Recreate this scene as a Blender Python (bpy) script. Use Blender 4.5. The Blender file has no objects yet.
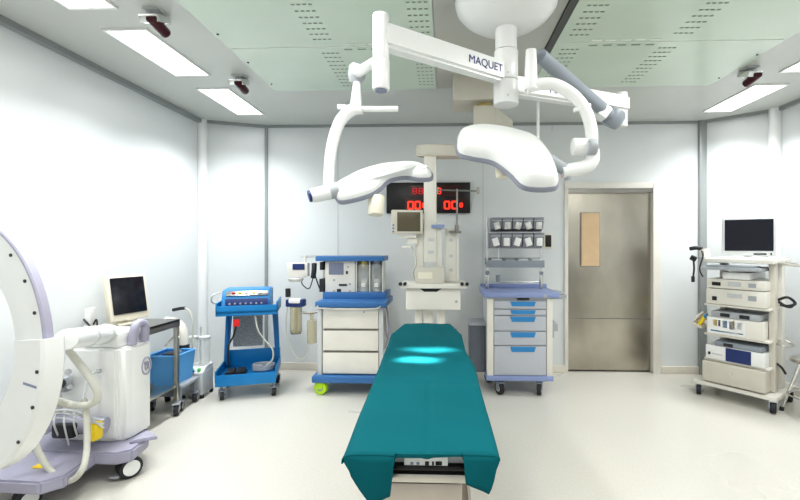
import bpy, bmesh, math, random
from mathutils import Vector, Matrix, Euler
random.seed(4)
PI = math.pi
sc = bpy.context.scene
COL = sc.collection

# ------------------------------------------------------------------ camera
F, CX, CY, EYE, YAW = 420.0, 430.3, 245.0, 1.53, math.radians(2)
cam_d = bpy.data.cameras.new('camera'); cam = bpy.data.objects.new('camera', cam_d); COL.objects.link(cam)
cam.location = (0, 0, EYE); cam.rotation_euler = (PI/2, 0, YAW)
cam_d.sensor_width = 36; cam_d.lens = 36*F/800
cam_d.shift_x = (400-CX)/800; cam_d.shift_y = -(250-CY)/800
cam_d.clip_start = 0.05
sc.camera = cam

def W(px, py, Y):
    """survey: the point seen at (px,py) that stands at distance Y into the room"""
    r = (px-CX)/F; u = (CY-py)/F
    x = r*math.cos(YAW)-math.sin(YAW); y = r*math.sin(YAW)+math.cos(YAW)
    t = Y/y
    return Vector((x*t, Y, EYE+u*t))
def H(px, py, z):
    r = (px-CX)/F; u = (CY-py)/F
    x = r*math.cos(YAW)-math.sin(YAW); y = r*math.sin(YAW)+math.cos(YAW)
    t = (z-EYE)/u
    return Vector((x*t, y*t, z))
def wx(px, Y): return W(px, 200, Y).x
def wz(py, Y, px=445): return W(px, py, Y).z

# ------------------------------------------------------------------ materials
M = {}
def mat(name, col, rough=0.5, metal=0.0, noise=0.0, scale=8, emit=0, alpha=1.0, spec=0.5, bump=0, stretch=None, coat=0):
    m = bpy.data.materials.new(name); m.use_nodes = True
    nt = m.node_tree; b = nt.nodes['Principled BSDF']
    c = (*col, 1)
    b.inputs['Base Color'].default_value = c
    b.inputs['Roughness'].default_value = rough
    b.inputs['Metallic'].default_value = metal
    b.inputs['Specular IOR Level'].default_value = spec
    b.inputs['Coat Weight'].default_value = coat
    b.inputs['Alpha'].default_value = alpha
    if emit:
        b.inputs['Emission Color'].default_value = c; b.inputs['Emission Strength'].default_value = emit
    if noise or bump:
        tc = nt.nodes.new('ShaderNodeTexCoord'); mp = nt.nodes.new('ShaderNodeMapping')
        mp.inputs['Scale'].default_value = stretch or (1, 1, 1)
        nz = nt.nodes.new('ShaderNodeTexNoise'); nz.inputs['Scale'].default_value = scale; nz.inputs['Detail'].default_value = 4
        nt.links.new(tc.outputs['Object'], mp.inputs[0]); nt.links.new(mp.outputs[0], nz.inputs['Vector'])
        if noise:
            cr = nt.nodes.new('ShaderNodeValToRGB')
            cr.color_ramp.elements[0].position = .3; cr.color_ramp.elements[1].position = .7
            cr.color_ramp.elements[0].color = (*[max(0, v*(1-noise)) for v in col], 1)
            cr.color_ramp.elements[1].color = (*[min(1, v*(1+noise)) for v in col], 1)
            nt.links.new(nz.outputs['Fac'], cr.inputs[0]); nt.links.new(cr.outputs[0], b.inputs['Base Color'])
        if bump:
            bp = nt.nodes.new('ShaderNodeBump'); bp.inputs['Strength'].default_value = bump; bp.inputs['Distance'].default_value = .02
            nt.links.new(nz.outputs['Fac'], bp.inputs['Height']); nt.links.new(bp.outputs[0], b.inputs['Normal'])
    M[name] = m
    return m
mat('wall', (.735, .76, .765), .30, noise=.02, scale=1.5, spec=.6, bump=.04)
mat('chamfer', (.75, .775, .78), .25, noise=.02, scale=1.5, spec=.6, bump=.04)
mat('ceil', (.60, .62, .59), .35, noise=.03, scale=1, bump=.03)
mat('ceil_strip', (.50, .50, .46), .35, noise=.03, scale=1)
mat('ceil_green', (.62, .72, .62), .22, noise=.05, scale=1.2, spec=.6, bump=.03)
mat('hole', (.28, .32, .28), .7)
mat('hole_light', (.78, .82, .76), .4)
mat('channel', (.10, .105, .10), .5)
mat('trim_grey', (.36, .38, .38), .35, metal=.4)
mat('trim_white', (.86, .87, .87), .3)
mat('baseboard', (.72, .68, .60), .4, noise=.03)
mat('lightpanel', (1, 1, 1), .5, emit=3.5)
mat('lightframe', (.85, .86, .85), .4)
mat('white', (.82, .83, .82), .28, noise=.015, scale=4, coat=.2)
mat('white_warm', (.76, .74, .68), .35, noise=.03, scale=5)
mat('beige', (.62, .59, .52), .4, noise=.03, scale=5)
mat('cream', (.78, .74, .62), .4)
mat('grey_plastic', (.27, .30, .34), .4)
mat('grey_mid', (.40, .42, .45), .45)
mat('grey_light', (.58, .60, .61), .4)
mat('lavender', (.38, .37, .47), .45, noise=.03)
mat('rim_grey', (.27, .28, .34), .45)
mat('lilac', (.27, .33, .56), .4)
mat('dark', (.025, .027, .03), .4)
mat('black', (.008, .008, .009), .35)
mat('screen', (.010, .011, .018), .15, spec=.6)
mat('screen_brown', (.13, .11, .07), .25)
mat('screen_grey', (.22, .24, .33), .25)
mat('blue', (.010, .21, .50), .35, noise=.05)
mat('blue_deep', (.01, .17, .45), .4)
mat('blue_ana', (.05, .17, .40), .35)
mat('blue_label', (.04, .25, .55), .4)
mat('navy', (.02, .04, .16), .35)
mat('basket', (.14, .42, .80), .4)
mat('steel', (.60, .58, .54), .28, metal=1, noise=.10, scale=6, bump=.02)
mat('door_steel', (.46, .43, .37), .27, metal=1, noise=.28, scale=1.6, stretch=(1, 1, .6), bump=.03)  # large blotches in the colour stand in for uneven reflections on the leaf
mat('chrome', (.75, .75, .74), .15, metal=1)
mat('steel_dark', (.30, .29, .27), .3, metal=.9, noise=.1)
mat('table_steel', (.56, .51, .46), .34, metal=.85, noise=.1, scale=5)
mat('lime', (.50, .80, .02), .4)
mat('green', (.10, .45, .12), .4)
mat('yellow', (.85, .62, .02), .4)
mat('gold', (.62, .50, .20), .35, metal=.4)
mat('red', (.65, .02, .02), .4)
mat('maroon', (.06, .006, .012), .25)
mat('brown_glass', (.66, .48, .30), .4, noise=.05)
mat('led', (1, .035, .015), .5, emit=1.7)
mat('bin', (.36, .36, .42), .15, alpha=.8, spec=.6)
mat('drawer_grey', (.50, .52, .57), .4)
mat('bin_dark', (.13, .15, .18), .5)
mat('led_dim', (.45, .01, .01), .5, emit=.7)
mat('led_back', (.05, .006, .006), .3)
mat('ink', (.04, .05, .22), .5)
mat('inkgrey', (.25, .27, .38), .5)
mat('teal', (.004, .125, .150), .75, noise=.05, scale=3, spec=.12)
mat('clear', (.86, .90, .90), .08, alpha=.30, spec=.8)
mat('clear_amber', (.55, .50, .30), .1, alpha=.5, spec=.8)
mat('hose_white', (.80, .78, .70), .45)
mat('hose_grey', (.58, .58, .52), .45)
mat('mesh_grey', (.30, .32, .33), .6, noise=.35, scale=90)
mat('rubber', (.03, .03, .035), .6)
mat('pack', (.62, .64, .62), .3, noise=.25, scale=30)
# floor: vinyl with fine speckle and gentle sheen
def floor_mat():
    m = mat('floor', (.70, .67, .60), .22, spec=.5)
    nt = m.node_tree; b = nt.nodes['Principled BSDF']
    tc = nt.nodes.new('ShaderNodeTexCoord')
    n1 = nt.nodes.new('ShaderNodeTexNoise'); n1.inputs['Scale'].default_value = 60; n1.inputs['Detail'].default_value = 3
    n2 = nt.nodes.new('ShaderNodeTexNoise'); n2.inputs['Scale'].default_value = 1.2
    c1 = nt.nodes.new('ShaderNodeValToRGB'); c1.color_ramp.elements[0].color = (.62, .60, .545, 1); c1.color_ramp.elements[1].color = (.67, .65, .595, 1)
    c1.color_ramp.elements[0].position = .3; c1.color_ramp.elements[1].position = .7
    mx = nt.nodes.new('ShaderNodeMix'); mx.data_type = 'RGBA'; mx.blend_type = 'MULTIPLY'; mx.inputs[0].default_value = .35
    nt.links.new(tc.outputs['Object'], n1.inputs['Vector']); nt.links.new(tc.outputs['Object'], n2.inputs['Vector'])
    nt.links.new(n1.outputs['Fac'], c1.inputs[0]); nt.links.new(c1.outputs[0], mx.inputs[6]); nt.links.new(n2.outputs['Color'], mx.inputs[7])
    c2 = nt.nodes.new('ShaderNodeMapRange'); c2.inputs[3].default_value = .22; c2.inputs[4].default_value = .38
    nt.links.new(n2.outputs['Fac'], c2.inputs[0]); nt.links.new(c2.outputs[0], b.inputs['Roughness'])
    nt.links.new(c1.outputs[0], b.inputs['Base Color'])
floor_mat()

# ------------------------------------------------------------------ mesh builder
def rotm(rx=0, ry=0, rz=0): return Euler((rx, ry, rz)).to_matrix().to_4x4()
class MB:
    def __init__(s): s.bm = bmesh.new(); s.mi = 0
    def _add(s, tb, mtx):
        bmesh.ops.transform(tb, matrix=mtx, verts=tb.verts)
        vm = {v: s.bm.verts.new(v.co) for v in tb.verts}
        for f in tb.faces:
            try:
                nf = s.bm.faces.new([vm[v] for v in f.verts]); nf.material_index = s.mi
            except ValueError: pass
        tb.free()
        return s
    def box(s, c, size, bev=0.0, rot=None, seg=2):
        tb = bmesh.new(); bmesh.ops.create_cube(tb, size=1)
        bmesh.ops.scale(tb, vec=Vector(size), verts=tb.verts)
        if bev: bmesh.ops.bevel(tb, geom=tb.edges[:], offset=min(bev, min(size)*.45), segments=seg, affect='EDGES', profile=.6)
        return s._add(tb, Matrix.Translation(Vector(c)) @ (rot if rot is not None else Matrix()))
    def bx(s, x0, x1, y0, y1, z0, z1, bev=0.0):
        return s.box(((x0+x1)/2, (y0+y1)/2, (z0+z1)/2), (x1-x0, y1-y0, z1-z0), bev)
    def cyl(s, p0, p1, r0, r1=None, n=16, bev=0):
        p0 = Vector(p0); p1 = Vector(p1); d = p1-p0; L = d.length
        tb = bmesh.new(); r1 = r0 if r1 is None else r1
        bmesh.ops.create_cone(tb, cap_ends=True, segments=n, radius1=r0, radius2=r1, depth=L)
        if bev:
            es = [e for e in tb.edges if abs(e.verts[0].co.z-e.verts[1].co.z) < 1e-6]
            bmesh.ops.bevel(tb, geom=es, offset=bev, segments=2, affect='EDGES', profile=.6)
        q = Vector((0, 0, 1)).rotation_difference(d.normalized()).to_matrix().to_4x4()
        return s._add(tb, Matrix.Translation((p0+p1)/2) @ q)
    def lathe(s, prof, c=(0, 0, 0), n=24, rot=None, sx=1, sy=1):
        tb = bmesh.new(); rings = []
        for r, z in prof:
            if r < 1e-5: rings.append([tb.verts.new((0, 0, z))])
            else: rings.append([tb.verts.new((r*sx*math.cos(2*PI*i/n), r*sy*math.sin(2*PI*i/n), z)) for i in range(n)])
        for a, b in zip(rings, rings[1:]):
            for i in range(n):
                j = (i+1) % n
                if len(a) == 1 and len(b) == 1: continue
                if len(a) == 1: tb.faces.new((a[0], b[j], b[i]))
                elif len(b) == 1: tb.faces.new((a[i], a[j], b[0]))
                else: tb.faces.new((a[i], a[j], b[j], b[i]))
        bmesh.ops.recalc_face_normals(tb, faces=tb.faces[:])
        return s._add(tb, Matrix.Translation(Vector(c)) @ (rot if rot is not None else Matrix()))
    def tube(s, pts, r, n=10, sub=6, closed=False, r1=None):
        P = [Vector(p) for p in pts]; out = []
        if len(P) > 2 and sub > 1:
            for i in range(len(P)-1):
                p0 = P[i-1] if i > 0 else P[0]*2-P[1]; p1 = P[i]; p2 = P[i+1]; p3 = P[i+2] if i+2 < len(P) else P[-1]*2-P[-2]
                for k in range(sub):
                    t = k/sub
                    out.append(.5*((2*p1)+(p2-p0)*t+(2*p0-5*p1+4*p2-p3)*t*t+(3*p1-p0-3*p2+p3)*t**3))
            out.append(P[-1])
        else: out = P
        tb = bmesh.new(); rings = []; up = None
        for i, p in enumerate(out):
            d = (out[min(i+1, len(out)-1)]-out[max(i-1, 0)]).normalized()
            if up is None:
                up = Vector((0, 0, 1)) if abs(d.z) < .9 else Vector((1, 0, 0))
            a = (up-d*up.dot(d)).normalized(); up = a; b = d.cross(a)
            rr = r if r1 is None else r+(r1-r)*i/(len(out)-1)
            rings.append([tb.verts.new(p+a*rr*math.cos(2*PI*k/n)+b*rr*math.sin(2*PI*k/n)) for k in range(n)])
        for a, b in zip(rings, rings[1:]):
            for k in range(n): tb.faces.new((a[k], a[(k+1) % n], b[(k+1) % n], b[k]))
        tb.faces.new(rings[0][::-1]); tb.faces.new(rings[-1])
        bmesh.ops.recalc_face_normals(tb, faces=tb.faces[:])
        return s._add(tb, Matrix())
    def prism(s, poly, h, mtx=None, bev=0, seg=2):
        """poly in local xy, extruded 0..h in local z"""
        tb = bmesh.new(); vs = [tb.verts.new((x, y, 0)) for x, y in poly]
        f = tb.faces.new(vs); r = bmesh.ops.extrude_face_region(tb, geom=[f])
        bmesh.ops.translate(tb, vec=(0, 0, h), verts=[v for v in r['geom'] if isinstance(v, bmesh.types.BMVert)])
        bmesh.ops.recalc_face_normals(tb, faces=tb.faces[:])
        if bev: bmesh.ops.bevel(tb, geom=tb.edges[:], offset=bev, segments=seg, affect='EDGES')
        return s._add(tb, mtx if mtx is not None else Matrix())
    def quad(s, pts):
        s.bm.faces.new([s.bm.verts.new(Vector(p)) for p in pts]).material_index = s.mi; return s
    def build(s, name, mats, parent=None, off=None, smooth=40):
        me = bpy.data.meshes.new(name)
        if off is not None: bmesh.ops.translate(s.bm, vec=-Vector(off), verts=s.bm.verts)
        s.bm.to_mesh(me); s.bm.free()
        if not isinstance(mats, (list, tuple)): mats = [mats]
        for m in mats: me.materials.append(M[m])
        me.polygons.foreach_set('use_smooth', [True]*len(me.polygons))
        me.set_sharp_from_angle(angle=math.radians(smooth))
        o = bpy.data.objects.new(name, me); COL.objects.link(o)
        if parent is not None: o.parent = parent
        return o
def build_each(mb, name, mats, parent=None, off=None):
    """every loose piece of the builder becomes an object of its own"""
    bm = mb.bm; bm.verts.ensure_lookup_table(); seen = set(); out = []
    for v0 in list(bm.verts):
        if v0 in seen: continue
        st = [v0]; isl = []
        seen.add(v0)
        while st:
            v = st.pop(); isl.append(v)
            for e in v.link_edges:
                w_ = e.other_vert(v)
                if w_ not in seen: seen.add(w_); st.append(w_)
        nb = MB(); vm = {v: nb.bm.verts.new(v.co) for v in isl}
        for f in {f for v in isl for f in v.link_faces}: nb.bm.faces.new([vm[v] for v in f.verts])
        out.append(nb.build(name, mats, parent, off))
    bm.free()
    return out
def tag(o, label=None, cat=None, group=None, kind=None):
    for k, v in (('label', label), ('category', cat), ('group', group), ('kind', kind)):
        if v: o[k] = v
    return o
def thing(name, label, cat, loc=(0, 0, 0), rz=0, group=None):
    o = bpy.data.objects.new(name, None); COL.objects.link(o); o.empty_display_size = .1
    o.location = loc; o.rotation_euler = (0, 0, rz)
    return tag(o, label, cat, group)
def copy_tree(o, parent=None):
    c = o.copy(); COL.objects.link(c); c.parent = parent
    for ch in list(o.children): copy_tree(ch, c)
    return c
def text(s, size, mtx, m, parent, name='lettering', bold=0.0, sx=1.0, off=(0, 0, 0)):
    cu = bpy.data.curves.new(name, 'FONT'); cu.body = s; cu.size = size; cu.align_x = 'CENTER'; cu.align_y = 'CENTER'
    cu.extrude = .0006; cu.offset = bold
    t = bpy.data.objects.new('tmp', cu); COL.objects.link(t)
    bpy.context.view_layer.update()
    me = bpy.data.meshes.new_from_object(t.evaluated_get(bpy.context.evaluated_depsgraph_get()))
    bpy.data.objects.remove(t)
    me.transform(T(*(-Vector(off))) @ mtx @ Matrix.Diagonal((sx, 1, 1, 1)))
    me.materials.clear(); me.materials.append(M[m])
    o = bpy.data.objects.new(name, me); COL.objects.link(o); o.parent = parent
    return o
FACE = rotm(PI/2)                       # lettering standing upright and facing -y
def T(*a): return Matrix.Translation(Vector(a))
def struct(o): o['kind'] = 'structure'; return o

# ------------------------------------------------------------------ room shell
HT = 3.0; D = 5.1; XL = -2.88; XR = wx(774, 4.67)+.03; YLC = 4.86; YRC = 4.67; XBL = -2.19; XBR = wx(702, D); YF = -2.6
struct(MB().bx(XL-.3, XR+.3, YF, D+.3, -.1, 0).build('floor', 'floor'))
struct(MB().bx(XL-.3, XR+.3, YF, D+.3, HT, HT+.1).build('ceiling', 'ceil'))
DX0, DX1, DZ = wx(567, D), wx(653, D), wz(186, D, 610)
struct(MB().bx(XBL-.9, DX0, D, D+.12, 0, HT).bx(DX1, XBR+.8, D, D+.12, 0, HT).bx(DX0, DX1, D, D+.12, DZ, HT).build('wall_back', 'wall'))
struct(MB().bx(XL-.12, XL, YF, YLC+.1, 0, HT).build('wall_left', 'wall'))
struct(MB().bx(XR, XR+.12, YF, YRC+.1, 0, HT).build('wall_right', 'wall'))
def slab(name, p, q, z0, z1, th, m, inset=0):
    """thin upright slab from p to q, thickness th towards the room"""
    p = Vector((*p, 0)); q = Vector((*q, 0)); d = (q-p).normalized(); n = Vector((-d.y, d.x, 0))
    if n.y > 0 and abs(n.y) > .2: n = -n
    a, b, c, e = p, q, q+n*th, p+n*th
    return struct(MB().prism([(v.x, v.y) for v in (a, b, c, e)], z1-z0, T(0, 0, z0)).build(name, m))
slab('wall_back_left', (XL, YLC), (XBL, D), 0, HT, -.1, 'chamfer')
slab('wall_back_right', (XBR, D), (XR, YRC), 0, HT, -.1, 'chamfer')
# corner posts and joints
struct(MB().cyl((XL+.03, YLC-.02, 0), (XL+.03, YLC-.02, HT), .055, n=20).build('trim_1', 'trim_white'))
struct(MB().bx(XBL-.02, XBL+.012, D-.025, D+.01, 0, HT).build('trim_2', 'trim_grey'))
struct(MB().bx(XBR-.05, XBR+.03, D-.05, D+.01, 0, HT, .01).build('trim_3', 'trim_grey'))
struct(MB().cyl((XR-.03, YRC-.02, 0), (XR-.03, YRC-.02, HT), .06, n=20).build('trim_4', 'trim_white'))
for i, px in enumerate((338, 483, 552)):
    x = wx(px, D)
    struct(MB().bx(x-.004, x+.004, D-.003, D+.01, 0 if i != 2 else 2.9, HT).build('trim_%d' % (5+i), 'grey_light'))
# ceiling edge channels
struct(MB().bx(XL, XL+.05, YF, YLC, HT-.045, HT).build('trim_8', 'trim_grey'))
struct(MB().bx(XR-.04, XR, YF, YRC, HT-.04, HT).build('trim_9', 'trim_grey'))
struct(MB().bx(XBL, XBR, D-.02, D, HT-.03, HT).build('trim_10', 'trim_grey'))
slab('trim_11', (XL+.05, YLC-.01), (XBL, D-.005), HT-.035, HT, .02, 'trim_grey')
slab('trim_12', (XBR, D-.02), (XR-.04, YRC), HT-.035, HT, .02, 'trim_grey')
# baseboards
struct(MB().bx(XBL, DX0-.0, D-.025, D, 0, .09, .006).build('baseboard_back', 'baseboard'))
struct(MB().bx(DX1+.09, XBR, D-.025, D, 0, .09, .006).build('baseboard_back_right', 'baseboard'))
struct(MB().bx(XL, XL+.025, YF, YLC-.05, 0, .09, .006).build('baseboard_left', 'baseboard'))
struct(MB().bx(XR-.025, XR, YF, YRC-.05, 0, .09, .006).build('baseboard_right', 'baseboard'))
slab('baseboard_corner_left', (XL+.06, YLC), (XBL, D-.005), 0, .09, .025, 'baseboard')
slab('baseboard_corner_right', (XBR, D-.02), (XR-.08, YRC), 0, .09, .025, 'baseboard')

# door
dr = struct(MB().bx(DX0+.01, DX1-.01, D+.04, D+.085, .02, DZ-.05).build('door_1', 'door_steel'))
xs0, xs1 = wx(582, D), wx(600, D)
z0, z1 = wz(266, D, 590), wz(213, D, 590)
b = MB(); b.bx(xs0-.008, xs1+.008, D+.025, D+.04, z0-.008, z1+.008).build('door_window_frame', 'steel_dark', dr)
MB().bx(xs0, xs1, D+.018, D+.03, z0, z1).build('door_window', 'brown_glass', dr)
b = MB()
for py in (319,): z = wz(py, D, 610); b.bx(DX0+.01, DX1-.01, D+.034, D+.041, z-.006, z+.006)
b.build('door_seam', 'steel_dark', dr)
b = MB()
b.bx(DX0-.035, DX0+.01, D-.02, D+.1, 0, DZ+.03, .004)
b.bx(DX1-.01, DX1+.085, D-.03, D+.1, 0, DZ+.03, .004)
b.bx(DX0-.035, DX1+.085, D-.025, D+.1, DZ-.03, DZ+.04, .004)
struct(b.build('trim_13', 'white_warm'))
struct(MB().bx(DX0+.01, DX1-.01, D-.01, D+.1, DZ-.08, DZ-.03).build('trim_14', 'steel_dark'))
struct(MB().bx(DX0, DX1, D+.1, D+.14, 0, DZ).build('wall_door_backing', 'dark'))

# wall switch
t = thing('wall_switch', 'small black wall switch plate in a cream frame left of the steel door', 'switch', (wx(548, D), D, wz(241, D, 548)))
MB().bx(-.05, .05, -.012, 0, -.09, .09, .003).build('frame', 'cream', t)
MB().bx(-.035, .035, -.018, -.010, -.07, .07, .002).build('button_panel', 'black', t)

# ceiling air panels with rows of slots
def air_panel(label, x0, x1, cols, ys):
    t = thing('ceiling_air_panel', label, 'air diffuser', ((x0+x1)/2, 2.0, HT), 0, None)
    o = Vector((*t.location,))
    MB().bx(x0, x1, YF+.5, 3.93, HT-.012, HT-.001).build('panel', 'ceil_green', t, o)
    b = MB()
    for cx in cols:
        y = .5
        while y < 3.86:
            if abs(y-3.07) > .06:
                for k in range(4):
                    xx = cx+(k-1.5)*.036
                    b.bx(xx-.011, xx+.011, y-.006, y+.006, HT-.0145, HT-.010)
            y += .072
    n = 5; w = (cols[1]-cols[0]-.2)/n
    for k in range(n):
        xa = cols[0]+.1+w*(k+.2)
        b.bx(xa, xa+w*.6, 3.10, 3.115, HT-.0145, HT-.010)
    b.build('slot_row', 'hole', t, o)
    b = MB()
    for k in range(n):
        xa = cols[0]+.1+w*(k+.15)
        b.bx(xa, xa+w*.7, 3.02, 3.04, HT-.0145, HT-.010)
    b.bx(x0+.02, x1-.02, 3.062, 3.068, HT-.0145, HT-.010)
    b.build('joint_line', 'hole_light', t, o)
    b = MB()
    y = .6
    while y < 3.9:
        b.cyl((x0+.03 if x0 < -1 else x1-.03, y, HT-.018), (x0+.03 if x0 < -1 else x1-.03, y, HT-.01), .008, n=8)
        y += .45
    build_each(b, 'screw', 'dark', t, o)
air_panel('green tinted slotted air panel in the ceiling left of the lamp mount', -1.60, -.08, (-.87, -.17), 0)
air_panel('green tinted slotted air panel in the ceiling right of the lamp mount', .80, 2.42, (.93, 1.64), 0)
struct(MB().bx(-.07, .74, YF+.5, 3.93, HT-.006, HT+.01).build('trim_15', 'ceil_strip'))
struct(MB().bx(.745, .795, YF+.5, 3.32, HT-.018, HT+.01).build('trim_16', 'channel'))

# ceiling lights
proto = None
where = {(-1, 0): 'ceiling light panel nearest the camera on the left, cut by the top edge',
         (-1, 1): 'middle ceiling light panel of the left row', (-1, 2): 'rear ceiling light panel of the left row by the corner post',
         (1, 2): 'rear ceiling light panel of the right row', (1, 1): 'ceiling light panel cut by the right edge of the view'}
for sx, X, Y0s in ((-1, -2.175, (1.76, 2.79, 3.87)), (1, 2.98, (None, 2.89, 3.95))):
    for i, y0 in enumerate(Y0s):
        if y0 is None: continue
        if proto is None:
            t = thing('ceiling_light', 'x', 'ceiling light', group='recessed ceiling light panels')
            MB().bx(-.155, .155, -.395, -.375, -.012, .0).bx(-.155, .155, .375, .395, -.012, 0).bx(-.155, -.14, -.375, .375, -.012, 0).bx(.14, .155, -.375, .375, -.012, 0).build('frame', 'lightframe', t)
            MB().bx(-.14, .14, -.375, .375, -.008, 0).build('diffuser', 'lightpanel', t)
            proto = t
        else: t = copy_tree(proto)
        t.location = (X, y0+.375, HT); t['label'] = 'glowing rectangular ' + where[(sx, i)]
        ld = bpy.data.lights.new('lamp', 'AREA'); ld.shape = 'RECTANGLE'; ld.size = .26; ld.size_y = .72; ld.energy = 19 if i == 2 else 12; ld.spread = math.radians(125); ld.color = (.97, .99, 1)
        lo = bpy.data.objects.new('lamp', ld); COL.objects.link(lo); lo.location = (X, y0+.375, HT-.03)

# ceiling detectors
def detector(x, y, label, rz=0):
    t = thing('ceiling_camera', label, 'camera', (x, y, HT), rz, 'small cameras hanging under the ceiling')
    MB().bx(-.05, .05, -.05, .05, -.012, 0, .003).cyl((0, 0, -.05), (0, 0, 0), .02).build('bracket', 'grey_light', t)
    R = rotm(.35)
    MB().box((0, 0, -.05), (.12, .14, .05), .01, R).build('housing', 'chrome', t)
    MB().cyl((.02, -.07, -.075), (.02, .07, -.105), .034, n=18, bev=.006).build('lens_barrel', 'maroon', t)
detector(-1.82, 2.58, 'small chrome and dark red camera hanging beside the middle left ceiling light')
detector(-1.79, 3.60, 'small chrome and dark red camera hanging beside the rear left ceiling light')
detector(2.53, 3.58, 'small chrome and dark red camera hanging beside the right ceiling light')

# ------------------------------------------------------------------ helper parts
def caster(parent, x, y, r, wheel='rubber', fork='grey_light', rz=0, w=.03, hub='grey_light', top=None):
    top = top or 2*r+.03
    R = rotm(0, 0, rz)
    b = MB(); b.box((x, y, 2*r+.004), (w+.024, r*1.5, .012), .003, R)
    for s in (-1, 1):
        v = R @ Vector((s*(w/2+.008), 0, 0)); b.box((x+v.x, y+v.y, r*1.45), (.006, r*.9, r*1.15), .002, R)
    b.cyl((x, y, 2*r+.004), (x, y, top), .014)
    c = b.build('caster', fork, parent)
    a = R @ Vector((1, 0, 0)); p = Vector((x, y, r))
    MB().cyl(p-a*w/2, p+a*w/2, r, n=20, bev=.005).build('tyre', wheel, c)
    MB().cyl(p-a*(w/2+.003), p+a*(w/2+.003), r*.5, n=14).build('hub', hub, c)
    return c

# ------------------------------------------------------------------ surgical table
def table():
    t = thing('surgical_table', 'steel based surgical table hidden under the teal drape in the middle', 'table', (-.09, 2.3, 0))
    o = Vector(t.location)
    b = MB(); b.bx(-.27, .09, 1.50, 1.95, .10, .62, .02); b.build('column', 'table_steel', t, o)
    MB().bx(-.33, .15, 1.44, 2.75, .0, .11, .03).build('base', 'table_steel', t, o)
    MB().bx(-.24, .06, 1.46, 2.2, .60, .70, .01).build('head_block', 'table_steel', t, o)
    for x0, x1, y0, y1 in ((-.31, .15, 1.42, 2.0), (-.32, .13, 2.01, 2.8), (-.33, .10, 2.81, 3.52)):
        MB().bx(x0, x1, y0, y1, .765, .835, .018).build('cushion', 'dark', t, o)
    MB().bx(-.30, .14, 1.40, 3.50, .735, .765, .006).build('frame', 'steel', t, o)
    b = MB()
    for x in (-.325, .145): b.bx(x-.006, x+.006, 1.5, 3.4, .72, .75)
    b.build('side_rail', 'steel', t, o)
    # control plate at the end with its marks, and the dark rail under it
    y = 1.385
    zA, zB = wz(455, y), wz(466.5, y)
    pl = MB().bx(wx(404, y), wx(448, y), y, y+.03, zB, zA+.01, .003).build('control_plate', 'white', t, o)
    MB().bx(wx(389, y), wx(470, y), y+.012, 1.47, zB+.004, zA+.005, .004).build('end_block', 'grey_light', t, o)
    MB().bx(wx(391, y), wx(468, y), y-.004, 1.5, zB-.014, zB+.002, .004).build('end_rail', 'black', t, o)
    b = MB()
    for px, w in ((427, 4), (433, 2), (437, 3), (439.5, 5)):
        p = W(px, 463.3, y); b.bx(p.x-w*.0016, p.x+w*.0016, y-.002, y+.001, p.z-.006, p.z+.006, 0)
    b.build('marking', 'black', pl, o)
    b = MB()
    for px, w in ((412, 3), (418, 3)):
        p = W(px, 463.3, y); b.bx(p.x-w*.0016, p.x+w*.0016, y-.002, y+.001, p.z-.004, p.z+.003, 0)
    b.build('marking', 'inkgrey', pl, o)
    pp = MB()
    for px in (425, 430, 434, 438): p = W(px, 482, 1.49); pp.bx(p.x-.006, p.x+.006, 1.495, 1.502, p.z-.004, p.z+.004)
    pp.build('badge', 'dark', t, o)
table()

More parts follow.
